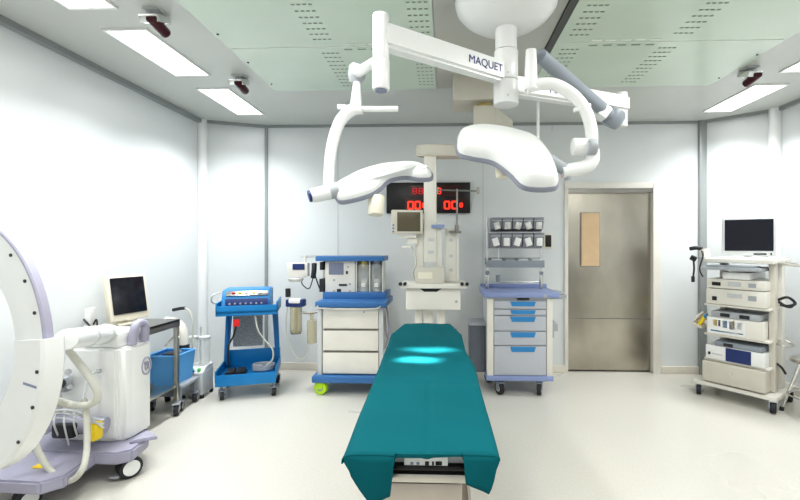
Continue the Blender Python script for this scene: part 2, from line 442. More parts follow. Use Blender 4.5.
# ------------------------------------------------------------------ teal drape
def drape():
    zt = .852
    rows = [(404, 450, 324), (392, 461, 334), (386, 465, 350), (379, 475, 368), (372, 479, 386), (359, 488.5, 418), (344, 499, 456)]
    R = [(H(a, y, zt), H(b, y, zt)) for a, b, y in rows]
    # resample rows
    fine = []
    for i in range(len(R)-1):
        for k in range(7):
            s = k/7; fine.append((R[i][0].lerp(R[i+1][0], s), R[i][1].lerp(R[i+1][1], s)))
    fine.append(R[-1])
    NX = 44; bm = bmesh.new(); grid = []
    n = len(fine)
    for i, (l, r) in enumerate(fine):
        row = []
        v = i/(n-1)
        hang = .16+.03*math.sin(i*.5)
        if v < .12: hang = .10+v*.6
        if v > .84: hang = max(.02, hang*(1-(v-.84)/.15))
        def wr(x, y): return .0022*math.sin(x*21+y*5)+.0018*math.sin(y*13+x*3)
        for s in (1, .66, .33):
            row.append(bm.verts.new((l.x-.004-.012*s*math.sin(i*.6), l.y, zt-.006-hang*s)))
        for k in range(NX+1):
            u = k/NX; p = l.lerp(r, u)
            e = min(u, 1-u); drop = -.006*max(0, 1-e/.05)**2
            fold = -.007*math.exp(-((p.y-2.06)/.02)**2)-(.007*math.exp(-((u-.535)/.015)**2) if v > .66 else 0)
            row.append(bm.verts.new((p.x, p.y, zt+drop+fold+wr(p.x, p.y))))
        for s in (.33, .66, 1):
            row.append(bm.verts.new((r.x+.004+.012*s*math.sin(i*.7+1), r.y, zt-.006-hang*s)))
        grid.append(row)
    for a, b in zip(grid, grid[1:]):
        for k in range(len(a)-1): bm.faces.new((a[k], b[k], b[k+1], a[k+1]))
    # far end hang
    far = grid[0][3:-3]; prev = far
    for s in (1, 2):
        nr = [bm.verts.new((q.co.x, q.co.y+.01*s, zt-.07*s)) for q in far]
        for k in range(len(far)-1): bm.faces.new((prev[k], prev[k+1], nr[k+1], nr[k]))
        prev = nr
    # near end: the two corners hang down, the middle stops short
    near = grid[-1]; yy = near[3].co.y
    xl, xr = near[3].co.x, near[-4].co.x
    tops_ = [(q.co.x, q.co.z) for q in near[3:-3]]
    yr = near[-4].co.y
    def topz(x):
        for p, q in zip(tops_, tops_[1:]):
            if p[0]-1e-9 <= x <= q[0]+1e-9: return p[1]+(q[1]-p[1])*(x-p[0])/(q[0]-p[0])
        return tops_[-1][1]
    def hemz(x):
        pts = [(344, 462), (358, 486), (372, 503), (392, 495), (393, 470), (389.5, 453.5), (427, 454.5), (467.5, 455.5), (465, 470), (465, 483), (490, 496), (499, 466)]
        px = None
        P = [W(a, b, yy) for a, b in pts]
        for p, q in zip(P, P[1:]):
            if min(p.x, q.x)-1e-9 <= x <= max(p.x, q.x)+1e-9:
                s = (x-p.x)/(q.x-p.x) if abs(q.x-p.x) > 1e-6 else 0
                px = p.z+(q.z-p.z)*s if px is None else min(px, p.z+(q.z-p.z)*s)
        return px if px is not None else (P[0].z if x < 0 else P[-1].z)
    NX2 = 60; tops = []
    cols_ = [xl+(xr-xl)*k/NX2 for k in range(NX2+1)]
    prevc = None
    for x in cols_:
        z1 = hemz(x); zt0 = topz(x); seg = 6
        c = [bm.verts.new((x, yy+(yr-yy)*(x-xl)/(xr-xl)-.014*math.sin(PI*.5*j/seg)*(1 if z1 < .8 else .2)+.004*math.sin(x*60)*j/seg*(z1 < .8), zt0+(z1-zt0)*j/seg)) for j in range(seg+1)]
        if prevc:
            for j in range(seg): bm.faces.new((prevc[j], c[j], c[j+1], prevc[j+1]))
        prevc = c
    me = bpy.data.meshes.new('surgical_drape'); bm.to_mesh(me); bm.free(); me.materials.append(M['teal'])
    me.polygons.foreach_set('use_smooth', [True]*len(me.polygons))
    o = bpy.data.objects.new('surgical_drape', me); COL.objects.link(o)
    md = o.modifiers.new('t', 'SOLIDIFY'); md.thickness = .004; md.offset = 1
    tag(o, 'teal cloth drape spread over the surgical table with hanging corners', 'drape')
drape()

# ------------------------------------------------------------------ surgical light
def head_mesh(outline, C, ux, uy, un, thick, dome):
    """outline = list of (u,v) metres, plane axes ux,uy; un = outward (top) normal"""
    pts = []
    n = len(outline)
    for i in range(n):       # Catmull-Rom closed
        p0, p1, p2, p3 = [Vector(outline[(i+k-1) % n]) for k in range(4)]
        for k in range(5):
            t = k/5
            pts.append(.5*((2*p1)+(p2-p0)*t+(2*p0-5*p1+4*p2-p3)*t*t+(3*p1-p0-3*p2+p3)*t**3))
    def off(d):              # inward offset by normals
        out = []; m = len(pts)
        for i, p in enumerate(pts):
            tn = (pts[(i+1) % m]-pts[i-1]).normalized(); nn = Vector((-tn.y, tn.x))
            out.append(p+nn*d)
        return out
    area = sum(pts[i].x*pts[(i+1) % len(pts)].y-pts[(i+1) % len(pts)].x*pts[i].y for i in range(len(pts)))
    sg = 1 if area > 0 else -1
    def ring(bm, d, h): return [bm.verts.new(C+ux*q.x+uy*q.y+un*h) for q in off(d*sg)]
    def loft(spec, capA, capB):
        bm = bmesh.new(); rs = [ring(bm, d, h) for d, h in spec]
        for a, b in zip(rs, rs[1:]):
            for i in range(len(a)): bm.faces.new((a[i], a[(i+1) % len(a)], b[(i+1) % len(a)], b[i]))
        for cap, r in ((capA, rs[0]), (capB, rs[-1])):
            if cap: f = bm.faces.new(r); bmesh.ops.triangulate(bm, faces=[f])
        bmesh.ops.recalc_face_normals(bm, faces=bm.faces[:])
        return bm
    mb = MB(); mb.bm.free(); mb.bm = loft([(0, 0), (.0, thick*.35), (.012, thick*.7), (.03, thick*.92), (.05, thick)], True, True)
    rim = MB(); rim.bm.free(); rim.bm = loft([(.002, -.016), (-.006, -.014), (-.008, 0.0), (-.004, .010), (.004, .010)], True, True)
    return mb, rim
def surgical_light():
    Y = 2.45
    c = W(506, 60, Y)
    root = thing('surgical_light', 'ceiling mounted twin head surgical light with long white arms above the table', 'surgical light', (c.x, Y, HT))
    o = Vector(root.location)
    cxx = c.x
    MB().lathe([(0, HT), (.27, HT), (.292, HT-.03), (.295, HT-.07), (.285, HT-.105), (.25, HT-.145), (.19, HT-.185), (.10, HT-.215), (.075, HT-.22), (0, HT-.22)], (cxx, Y, 0), 40).build('ceiling_cover', 'white', root, o)
    col = MB().cyl((cxx, Y, wz(52, Y)), (cxx, Y, 2.85), .062, n=28).cyl((cxx, Y, wz(82, Y)), (cxx, Y, wz(53, Y)), .069, n=28, bev=.004).cyl((cxx, Y, wz(106, Y)), (cxx, Y, wz(83, Y)), .072, n=28, bev=.006).build('column', 'white', root, o)
    MB().cyl((cxx+.0, Y-.0715, wz(78, Y)), (cxx, Y-.069-.004, wz(78, Y)), .006).cyl((cxx, Y-.075, wz(100, Y)), (cxx, Y-.07, wz(100, Y)), .006).build('screw', 'grey_light', col, o)
    # --- left arm (horizontal, coming forward)
    zA = 2.53
    e1 = W(381, 31, 1.98); e1.z = zA
    def arm(p, q, h0, h1, w, name='extension_arm'):
        p = Vector(p); q = Vector(q); d = (q-p); L = d.length; a = math.atan2(d.y, d.x)
        prof = [(0, -h0/2), (L, -h1/2), (L, h1/2), (0, h0/2)]
        m = T(*p) @ rotm(0, 0, a) @ rotm(PI/2, 0, 0) @ T(0, 0, -w/2)
        ob = MB().prism(prof, w, m, bev=.015, seg=3).build(name, 'white', root, o)
        return ob, d.normalized(), a
    ar, d, a = arm((cxx, Y, zA-.01), (e1.x, e1.y, zA), .118, .118, .085)
    m = T(*(Vector((cxx, Y, zA-.012))+d*.19)) @ rotm(0, 0, a+PI) @ T(0, -.0445, 0) @ FACE
    text('MAQUET', .060, m, 'ink', ar, 'lettering', .0, 1.0, o)
    # end spindle
    sp = MB().cyl((e1.x, e1.y, wz(90, e1.y, 381)), (e1.x, e1.y, wz(60, e1.y, 381)), .041, n=24, bev=.004).cyl((e1.x, e1.y, wz(60, e1.y, 381)), (e1.x, e1.y, wz(15, e1.y, 381)), .039, n=24, bev=.006).build('spindle', 'white', root, o)
    MB().cyl((e1.x, e1.y, wz(91.5, e1.y, 381)), (e1.x, e1.y, wz(89, e1.y, 381)), .028).build('end_cap', 'inkgrey', sp, o)
    # short spring arm reaching back to the grey knuckle
    k1 = W(357, 73, 2.42)
    MB().cyl((e1.x-.02, e1.y+.03, 2.42), (k1.x, k1.y, k1.z-.0), .022, .030, n=18).build('spring_arm', 'white', root, o)
    MB().lathe([(0, -.055), (.035, -.055), (.05, -.02), (.05, .03), (.035, .05), (0, .05)], k1, 20, rotm(.4, .3)).build('knuckle', 'grey_mid', root, o)
    Yf = 2.35
    def fp(px, py, Y=Yf): return W(px, py, Y)
    MB().cyl(fp(356, 108, 2.38), fp(357, 83, 2.40), .036, .022, n=18).tube([fp(362, 108), fp(352, 110), fp(341, 120), fp(334, 138), fp(330, 160), fp(328.5, 192)], .0345, n=16, r1=.031).build('yoke', 'white', root, o)
    MB().tube([fp(338, 107), fp(365, 109), fp(398, 109)], .0155, n=12, r1=.017).build('brake_bar', 'white', root, o)
    # head 1, seen nearly edge on
    ux = (fp(430, 176, 2.40)-fp(335, 190, 2.25)).normalized()
    camp = Vector((0, 0, EYE))
    def project_outline(pix, Cc, un, ux, vy):
        out = []
        for a_, b_ in pix:
            dr_ = W(a_, b_, 1)-camp; tt = (Cc-camp).dot(un)/dr_.dot(un); P = camp+dr_*tt-Cc
            out.append((P.dot(ux), P.dot(vy)))
        return out
    un = Vector((-.10, -.60, .79)).normalized(); ux = Vector((1, 0, 0)); ux = (ux-un*ux.dot(un)).normalized(); vy = un.cross(ux).normalized()
    pix = [(335, 190), (345, 182), (360, 173), (380, 166), (400, 163), (418, 163), (430, 168), (431, 175), (420, 176), (404, 174), (389, 178), (380, 187), (370, 194), (352, 200), (339, 201)]
    pix = [(a_, 202-(202-b_)*.88) for a_, b_ in pix]
    Cc = fp(385, 184, 2.32)
    out = project_outline(pix, Cc, un, ux, vy)
    mb, rim = head_mesh(out[::-1], Cc, ux, vy, un, .06, 0)
    h1 = mb.build('lamp_head', 'white', root, o); rim.build('rim', 'rim_grey', h1, o)
    q = fp(376, 205, 2.27)
    MB().cyl(q+Vector((0, 0, -.055)), q+Vector((-.0, 0.02, .05)), .042, .046, n=16, bev=.008).build('sterile_handle', 'cream', h1, o)
    # end motor housing
    a0, a1, a2 = fp(339, 190, 2.25), fp(330, 192, 2.24), fp(311, 196, 2.20)
    MB().cyl(a1, a0, .040, .046, n=18).build('swivel_joint', 'grey_mid', root, o)
    hh = MB().cyl(a2, a1, .038, .042, n=20, bev=.008).build('pivot_housing', 'white', root, o)
    d2 = (a2-a1).normalized()
    MB().cyl(a2-d2*.004, a2+d2*.014, .032, n=20, bev=.006).build('end_cap', 'navy', hh, o)
    MB().cyl(W(538, 96, 2.6), W(538, 141, 2.6), .009, n=10).build('hanging_rod', 'white', root, o)
    # --- right arm (horizontal, going back)
    e2 = W(622, 108, 2.82); zB = e2.z+.02
    ar, d, a = arm((cxx, Y, zB+.0), (e2.x+.03, e2.y, zB), .11, .10, .08)
    m = T(*(Vector((cxx, Y, zB-.0))+d*.40)) @ rotm(0, 0, a) @ T(0, -.042, 0) @ FACE
    text('MAQUET', .062, m, 'ink', ar, 'lettering', .0, 1.0, o)
    MB().cyl((e2.x, e2.y, wz(127, e2.y, 622)), (e2.x, e2.y, wz(93, e2.y, 622)), .034, n=20, bev=.005).build('spindle', 'white', root, o)
    s0 = W(613, 118, 2.70); s1 = W(540, 56, 2.20)
    MB().tube([s1, s1.lerp(s0, .5), s0], .038, n=18, sub=1).build('spring_arm', 'grey_plastic', root, o)
    MB().lathe([(0, -.055), (.05, -.055), (.066, -.03), (.066, .03), (.05, .055), (0, .055)], s0, 22, rotm(.3, .5)).build('knuckle', 'grey_plastic', root, o)
    q = W(603, 113, 2.62)
    MB().box(q, (.06, .09, .075), .01, rotm(0, .6, 0)).build('label_plate', 'white', root, o)
    Yg = 2.18
    def gp(px, py, Y=Yg): return W(px, py, Y)
    MB().cyl(gp(531, 90), gp(531, 50), .036, .027, n=20, bev=.004).tube([gp(526, 88), gp(540, 84), gp(556, 85), gp(573, 95), gp(585, 110), gp(591, 128), gp(592, 150)], .031, n=16, sub=6).build('yoke', 'white', root, o)
    MB().box(gp(582, 108), (.09, .03, .02), .006, rotm(0, -.3, 0)).build('brake_bar', 'white', root, o)
    MB().cyl(gp(572, 147), gp(589, 147), .046, n=20, bev=.012).tube([gp(592, 150), gp(592, 160), gp(585, 167), gp(562, 172)], .036, n=16).build('pivot_housing', 'white', root, o)
    MB().cyl(gp(588, 147, 2.15), gp(596, 147, 2.15), .042, n=18, bev=.006).build('end_cap', 'grey_mid', root, o)
    MB().cyl(gp(546, 159, 2.2), gp(565, 169, 2.18), .036, .032, n=16).cyl(gp(566, 168), gp(568, 180), .02, n=12).build('swivel_joint', 'grey_mid', root, o)
    # head 2
    Y2 = 2.2
    un = Vector((0.05, -.62, .78)).normalized(); ux = Vector((1, 0, 0)); ux = (ux-un*ux.dot(un)).normalized(); vy = un.cross(ux).normalized()
    pix = [(457, 136), (461, 129), (478, 125), (500, 127), (521, 133), (536, 140), (547, 153), (554, 170), (557, 185), (548, 189), (533, 189), (521, 185), (510, 172), (493, 158), (473, 153), (459, 148)]
    pix = [(a_, 189-(189-b_)*.85) for a_, b_ in pix]
    Cc = W(506, 163, Y2); out = project_outline(pix, Cc, un, ux, vy)
    mb, rim = head_mesh(out[::-1], Cc, ux, vy, un, .085, 0)
    h2 = mb.build('lamp_head', 'white', root, o); rim.build('rim', 'rim_grey', h2, o)
    q = W(502, 172, 2.22)
    MB().cyl(q+Vector((0, .01, -.03)), q+Vector((0.0, .03, .06)), .03, .034, n=16, bev=.008).build('sterile_handle', 'cream', h2, o)
    # the lamps themselves
    for (p, tx, ty, e, szz) in ((fp(392, 196, 2.33)+Vector((0, .02, -.06)), wx(418, 2.46), 2.46, 420, 10), (W(500, 176, 2.3), wx(430, 2.70), 2.70, 420, 10)):
        ld = bpy.data.lights.new('lamp', 'SPOT'); ld.energy = e; ld.spot_size = math.radians(szz); ld.spot_blend = .9; ld.shadow_soft_size = .05; ld.color = (1, .98, .92)
        lo = bpy.data.objects.new('lamp', ld); COL.objects.link(lo); lo.location = p
        lo.scale = (1.9, .8, 1)
        z_ = (p-Vector((tx, ty, .85))).normalized(); x_ = Vector((1, 0, 0)); x_ = (x_-z_*x_.dot(z_)).normalized(); y_ = z_.cross(x_)
        lo.rotation_euler = Matrix((x_, y_, z_)).transposed().to_euler()
surgical_light()

# ------------------------------------------------------------------ ceiling pendant with shelves and monitor
def pendant():
    Yb = 3.6; Yc = 3.95
    root = thing('equipment_pendant', 'beige ceiling pendant with shelf, drawer and column behind the surgical table', 'equipment pendant', (wx(475, Yb), Yb, HT))
    o = Vector(root.location)
    def X(px, Y=Yc): return wx(px, Y)
    def Z(py, Y=Yc): return wz(py, Y)
    b = MB().bx(X(453, Yb), X(500, Yb), Yb, Yb+.35, Z(100, Yb), HT, .006); b.build('ceiling_box', 'beige', root, o)
    MB().cyl((X(486, Yb), Yb+.15, Z(108, Yb)), (X(486, Yb), Yb+.15, Z(99, Yb)), .075, n=20).build('bearing', 'gold', root, o)
    MB().prism([(X(473, Yb), Yb-.02), (X(495, Yb), Yb-.02), (X(519, 3.7), Yb+.42), (X(500, 3.7), Yb+.50), (X(478, Yb), Yb+.3)], .17, T(0, 0, Z(126, Yb)), bev=.01).build('upper_arm', 'beige', root, o)
    MB().cyl((X(505, 3.7), 4.0, Z(156)), (X(505, 3.7), 4.0, Z(120)), .06, n=20).build('spindle', 'beige', root, o)
    MB().prism([(X(415), 3.90), (X(430), 3.86), (X(508, 3.7), 3.94), (X(511, 3.7), 4.05), (X(508, 3.7), 4.08), (X(425), 4.06)], .105, T(0, 0, Z(157)), bev=.012).build('lower_arm', 'beige', root, o)
    MB().bx(X(424), X(436.5), 3.90, 4.02, Z(262), Z(150), .008).build('column', 'white_warm', root, o)
    b = MB().bx(X(416), X(424), 3.92, 4.02, Z(268), Z(222), .006).bx(X(436), X(442), 3.92, 4.02, Z(268), Z(225), .006)
    b.bx(X(445), X(457), 3.98, 4.06, Z(282), Z(228), .006)
    b.bx(X(456), X(459), 3.98, 4.02, Z(282), Z(238)); b.build('side_column', 'white_warm', root, o)
    b = MB()
    for a, c in ((415, 422), (424, 433), (437, 445)): b.bx(X(a), X(c), 3.95, 4.05, Z(345), Z(306), .006)
    b.build('lower_column', 'white_warm', root, o)
    sh = MB().bx(X(402), X(466), 3.80, 4.14, Z(287), Z(282.5), .005).build('shelf', 'white_warm', root, o)
    b = MB()
    for px in (400.5, 405, 462, 467): p = X(px, 3.8); b.cyl((p, 3.78, Z(284, 3.8)+.0), (p, 3.82, Z(284, 3.8)+.0), .016, n=12)
    build_each(b, 'knob', 'dark', sh, o)
    dw = MB().bx(X(407), X(460), 3.84, 4.12, Z(308), Z(287.5), .008).build('drawer', 'white_warm', root, o)
    MB().prism([(X(420), 0), (X(442), 0), (X(437), -.03), (X(425), -.03)], .004, T(0, 3.843, Z(288.5, 3.84)) @ rotm(PI/2), 0).build('pull', 'dark', dw, o)
    MB().cyl((X(456), 3.835, Z(300)), (X(456), 3.85, Z(300)), .012, n=12).build('lock', 'grey_mid', dw, o)
    # socket plates, blue label
    b = MB()
    for px, py, w, h in ((431, 240, 6, 3), (431, 252, 6, 3), (451, 240, 4, 3), (451, 256, 4, 3), (451, 270, 4, 3)):
        p = W(px, py, 3.9 if px < 440 else 3.98); b.bx(p.x-w*.0045, p.x+w*.0045, p.y-.006, p.y+.01, p.z-h*.0045, p.z+h*.0045)
    build_each(b, 'socket', 'grey_light', root, o)
    p = W(438, 226, 3.9); MB().bx(p.x-.06, p.x+.06, 3.87, 3.92, p.z-.018, p.z+.012, .004).build('rail_clamp', 'lilac', root, o)
    b = MB(); p = W(408, 238, 3.9)
    b.bx(X(400), X(417), 3.86, 3.95, Z(238), Z(235), .003).bx(X(403), X(412), 3.86, 3.95, Z(248), Z(246), .003).bx(X(408), X(418), 3.88, 3.96, Z(244), Z(238), .004)
    b.build('small_tray', 'white_warm', root, o)
    MB().tube([W(412, 246, 3.9), W(416, 262, 3.88), W(413, 272, 3.88), W(415, 281, 3.9)], .008, n=8).build('cable', 'hose_grey', root, o)
    # infusion pole
    b = MB().cyl(W(457, 229, 3.92), W(457, 189, 3.92), .010, n=10).cyl(W(435, 190, 3.92), W(479, 191, 3.92), .008, n=8)
    b.cyl(W(457, 231, 3.92), W(457, 225, 3.92), .022, n=12)
    for px in (437, 478): b.cyl(W(px, 194, 3.92), W(px, 187, 3.92), .014, n=8)
    b.bx(X(449), X(461), 3.9, 3.99, Z(233), Z(231))
    b.build('infusion_pole', 'steel_dark', root, o)
    # box instrument on shelf
    t = thing('infusion_device', 'small beige instrument box standing on the pendant shelf', 'medical device', (X(430), 3.92, Z(282.5)))
    h = Z(267)-Z(282.5); w = (X(444)-X(416))/2
    MB().bx(-w, w, -.08, -.02, 0.001, h, .008).build('housing', 'beige', t)
    MB().bx(-w*.8, w*.2, -.083, -.078, h*.3, h*.7).build('display', 'cream', t)
    # monitor
    p = W(407, 222, 3.86)
    t = thing('patient_monitor', 'beige framed patient monitor with brown screen on the pendant column', 'monitor', (p.x, p.y, p.z), math.radians(6))
    MB().box((0, 0, 0), (.29, .07, .22), .012).build('housing', 'beige', t)
    MB().box((.015, -.036, .0), (.21, .004, .175), .001).build('screen', 'screen_brown', t)
    MB().bx(.05, .20, .03, .07, -.03, .03, .004).build('mount', 'beige', t)
    b = MB()
    for k in range(3): b.cyl((-.125, -.04, -.03-.03*k), (-.125, -.03, -.03-.03*k), .008, n=10)
    build_each(b, 'knob', 'blue_ana', t)
pendant()

# ------------------------------------------------------------------ wall displays
SEG = {'0': 'abcdef', '8': 'abcdefg', '1': 'bc', '2': 'abged'}
def seg_digit(b, ch, x, z, w, h, y, t=.012):
    L = {'a': (x, z+h/2, w, t), 'd': (x, z-h/2, w, t), 'g': (x, z, w, t),
         'f': (x-w/2, z+h/4, t, h/2), 'b': (x+w/2, z+h/4, t, h/2), 'e': (x-w/2, z-h/4, t, h/2), 'c': (x+w/2, z-h/4, t, h/2)}
    for s in SEG[ch]:
        cx_, cz_, ww, hh = L[s]; b.bx(cx_-ww/2, cx_+ww/2, y-.002, y+.001, cz_-hh/2+.001, cz_+hh/2-.001)
def wall_display(pa, pb, label, low, high):
    x0, x1 = wx(pa, D), wx(pb, D); zt, zb = wz(183, D), wz(213.5, D)
    t = thing('wall_display', label, 'display', ((x0+x1)/2, D, zb), 0, 'black wall displays with red digits')
    o = Vector(t.location)
    MB().bx(x0, x1, D-.05, D, zb, zt, .005).build('housing', 'black', t, o)
    y = D-.05
    b = MB()
    for a, c, e, f in low['win']+high['win']: b.bx(wx(a, D), wx(c, D), y-.003, y+.002, wz(f, D), wz(e, D))
    b.build('window_strip', 'led_back', t, o)
    for i, px in enumerate(low['px']):
        b = MB(); seg_digit(b, '0' if i < 2 else '8', wx(px, D), wz(205.5, D), .058 if i < 2 else .03, .085 if i < 2 else .045, y-.003, .018 if i < 2 else .01)
        b.build('digit', 'led', t, o)
    for px in high['px']:
        b = MB(); seg_digit(b, '8', wx(px, D), wz(191.5, D), .042, .065, y-.003, .012)
        b.build('digit', high['m'], t, o)
wall_display(387, 432, 'black wall display with red digits partly behind the monitor, left one', dict(px=(411, 418, 424), win=[(405, 429, 198, 211)]), dict(px=(415, 421), win=[(410, 430, 186, 197)], m='led_dim'))
wall_display(433.5, 470, 'black wall display with red digits right of the pendant column', dict(px=(447, 454.5, 461), win=[(441, 466, 199, 211)]), dict(px=(439,), win=[(435, 460, 186, 197)], m='led'))

# ------------------------------------------------------------------ anaesthesia machine
def anaesthesia():
    Y0 = 4.27; x0, x1 = wx(317, Y0), wx(386, Y0); xc = (x0+x1)/2; hw = (x1-x0)/2
    t = thing('anaesthesia_machine', 'white anaesthesia machine with blue worktop, three drawers and lime casters', 'anaesthesia machine', (xc, Y0, 0))
    Zf = lambda py: wz(py, Y0, 350)
    Xl = lambda px, Y=Y0: wx(px, Y)-xc
    b = MB().bx(Xl(319.5), Xl(383), .02, .52, Zf(375), Zf(305), .01)
    b.build('cabinet', 'white_warm', t)
    b = MB().bx(Xl(317.5), Xl(322), -.01, .05, Zf(376), Zf(306), .01).bx(Xl(379), Xl(383.5), -.01, .05, Zf(376), Zf(306), .01)
    build_each(b, 'corner_post', 'grey_light', t)
    for a, c in ((309, 328.5), (330.5, 350.5), (352.5, 373.5)):
        d = MB().bx(Xl(323), Xl(378.5), -.005, .05, Zf(c), Zf(a), .006).build('drawer', 'white_warm', t)
        MB().bx(Xl(323.5), Xl(378), -.004, .02, Zf(a)-.004, Zf(a)+.009).build('grip', 'steel_dark', d)
    MB().cyl((Xl(364), -.008, Zf(312)), (Xl(364), 0, Zf(312)), .01, n=10).build('lock', 'grey_mid', t)
    top = MB().bx(Xl(316.5), Xl(387), -.06, .50, Zf(307), Zf(301), .015).bx(Xl(318), Xl(384), .16, .52, Zf(303), Zf(294), .01).build('worktop', 'blue_ana', t)
    MB().tube([(Xl(320), -.075, Zf(305)), (Xl(322), -.09, Zf(307)), (Xl(352), -.095, Zf(307.5)), (Xl(377), -.09, Zf(307)), (Xl(382), -.07, Zf(305))], .008, n=8).build('rail', 'steel', top)
    b = MB().bx(Xl(313), Xl(387), -.06, .50, Zf(382), Zf(375), .02); b.build('base', 'blue_ana', t)
    for x, y in ((Xl(321), 0), (Xl(381), 0), (Xl(321), .45), (Xl(381), .45)):
        caster(t, x, y, .07, 'lime', 'lime', math.radians(75) if y == 0 and x < 0 else .3, .045, 'grey_mid', Zf(381))
    # upper instrument wall
    Yb = Y0+.2
    XB = lambda px: wx(px, Yb)-xc
    ZB = lambda py: wz(py, Yb, 350)
    up = MB().bx(XB(319), XB(383), .34, .40, ZB(296), ZB(258), .005).bx(XB(325), XB(355), .2, .34, ZB(295), ZB(261), .008).build('instrument_panel', 'white_warm', t)
    MB().bx(XB(317), XB(385), .14, .46, ZB(261), ZB(256), .008).build('top_shelf', 'blue_ana', t)
    MB().bx(XB(329), XB(343.5), .192, .203, ZB(274.5), ZB(263), .002).build('screen', 'screen_grey', up)
    b = MB().bx(XB(339), XB(347), .195, .203, ZB(286), ZB(284)).bx(XB(337), XB(341), .195, .203, ZB(292), ZB(289)).bx(XB(346), XB(348), .195, .203, ZB(274), ZB(271))
    b.build('switch', 'dark', up)
    b = MB()
    for px, py in ((334, 280), (334, 291), (350, 291), (350, 284), (348, 267)): p = (XB(px), .19, ZB(py)); b.cyl(p, (p[0], .205, p[2]), .010, n=10)
    build_each(b, 'knob', 'grey_mid', up)
    MB().bx(XB(319.5), XB(324.5), .19, .34, ZB(292), ZB(279), .006).bx(XB(320), XB(323), .19, .34, ZB(270), ZB(262), .004).build('flow_tube_block', 'dark', t)
    for px in (363, 376):
        v = MB().bx(XB(px-5.5), XB(px+5.5), .22, .34, ZB(293), ZB(264), .02).build('vaporizer', 'clear', t)
        MB().cyl((XB(px), .28, ZB(268)), (XB(px), .28, ZB(261)), .045, n=18).build('dial', 'gold' if px < 370 else 'grey_mid', v)
        MB().cyl((XB(px), .28, ZB(293)), (XB(px), .28, ZB(279)), .035, n=16).bx(XB(px)-.02, XB(px)+.025, .20, .22, ZB(287), ZB(283)).build('insert', 'white_warm', v)
    b = MB()
    for px in (356, 369.5, 382.5): b.bx(XB(px)-.006, XB(px)+.006, .21, .34, ZB(294), ZB(261))
    build_each(b, 'divider', 'white_warm', t)
    # arm with small monitor, probe, absorber and canisters on the left
    MB().bx(XB(298), XB(318), .28, .31, ZB(258), ZB(255), .004).build('side_arm', 'grey_light', t)
    m = MB().bx(XB(286), XB(307), .22, .30, ZB(277), ZB(263), .012).build('small_monitor', 'white_warm', t)
    MB().bx(XB(292), XB(304), .214, .222, ZB(270), ZB(264), .001).build('screen', 'navy', m)
    MB().lathe([(0, 0), (.07, 0), (.085, .03), (.03, .04), (0, .04)], (XB(294), .26, ZB(282)), 18).cyl((XB(303), .27, ZB(278)), (XB(303), .27, ZB(256)), .012).build('monitor_stand', 'white_warm', m)
    b = MB().tube([(XB(312), .24, ZB(278)), (XB(313.5), .22, ZB(270)), (XB(313), .24, ZB(264))], .028, n=10, sub=3).build('handset', 'dark', t)
    MB().tube([(XB(312), .24, ZB(278)), (XB(308), .24, ZB(289)), (XB(302), .24, ZB(286)), (XB(299), .24, ZB(280))], .006, n=6).tube([(XB(314), .24, ZB(276)), (XB(318), .22, ZB(286)), (XB(321), .2, ZB(291))], .007, n=6).build('cable', 'dark', t)
    Yd = Y0+.1; XD = lambda px: wx(px, Yd)-xc; ZD = lambda py: wz(py, Yd, 300)
    MB().cyl((XD(288), .1, ZD(297)), (XD(288), .1, ZD(288.5)), .027, n=14, bev=.006).build('gauge', 'dark', t)
    MB().bx(XD(287), XD(305), .05, .15, ZD(306.5), ZD(299), .015).build('valve_block', 'navy', t)
    MB().bx(XD(290), XD(302), .04, .12, ZD(303), ZD(298), .02).build('valve_cover', 'white', t)
    c = MB().cyl((XD(296), .1, ZD(332)), (XD(296), .1, ZD(307)), .062, n=22, bev=.006).build('absorber_canister', 'clear_amber', t)
    MB().cyl((XD(296), .1, ZD(330)), (XD(296), .1, ZD(308)), .016, n=12).cyl((XD(296), .1, ZD(333.5)), (XD(296), .1, ZD(331)), .055, n=20).build('canister_core', 'steel_dark', c)
    MB().tube([(XD(299), .1, ZD(312)), (XD(308), .1, ZD(313)), (XD(318), .12, ZD(312))], .013, n=8).build('hose_arm', 'steel_dark', t)
    MB().cyl((XD(312), .1, ZD(343)), (XD(312), .1, ZD(320)), .05, n=20, bev=.008).cyl((XD(312), .1, ZD(320)), (XD(312), .1, ZD(314)), .02, n=12).build('suction_jar', 'clear_amber', t)
    MB().tube([(XD(288), .1, ZD(304)), (XD(286), .1, ZD(325)), (XD(289), .1, ZD(344)), (XD(296), .1, ZD(357)), (XD(302), .1, ZD(359)), (XD(308), .1, ZD(352)), (XD(309), .1, ZD(340))], .006, n=6).build('tubing', 'hose_grey', t)
    MB().tube([(XB(385), .2, ZB(303)), (XB(389), .1, ZB(312)), (XB(390), .1, ZB(330)), (XB(387), .1, ZB(345))], .010, n=8).tube([(XB(384), .2, ZB(303)), (XB(386.5), .1, ZB(318)), (XB(388), .1, ZB(335))], .008, n=8).build('bag_hose', 'lavender', t)
anaesthesia()

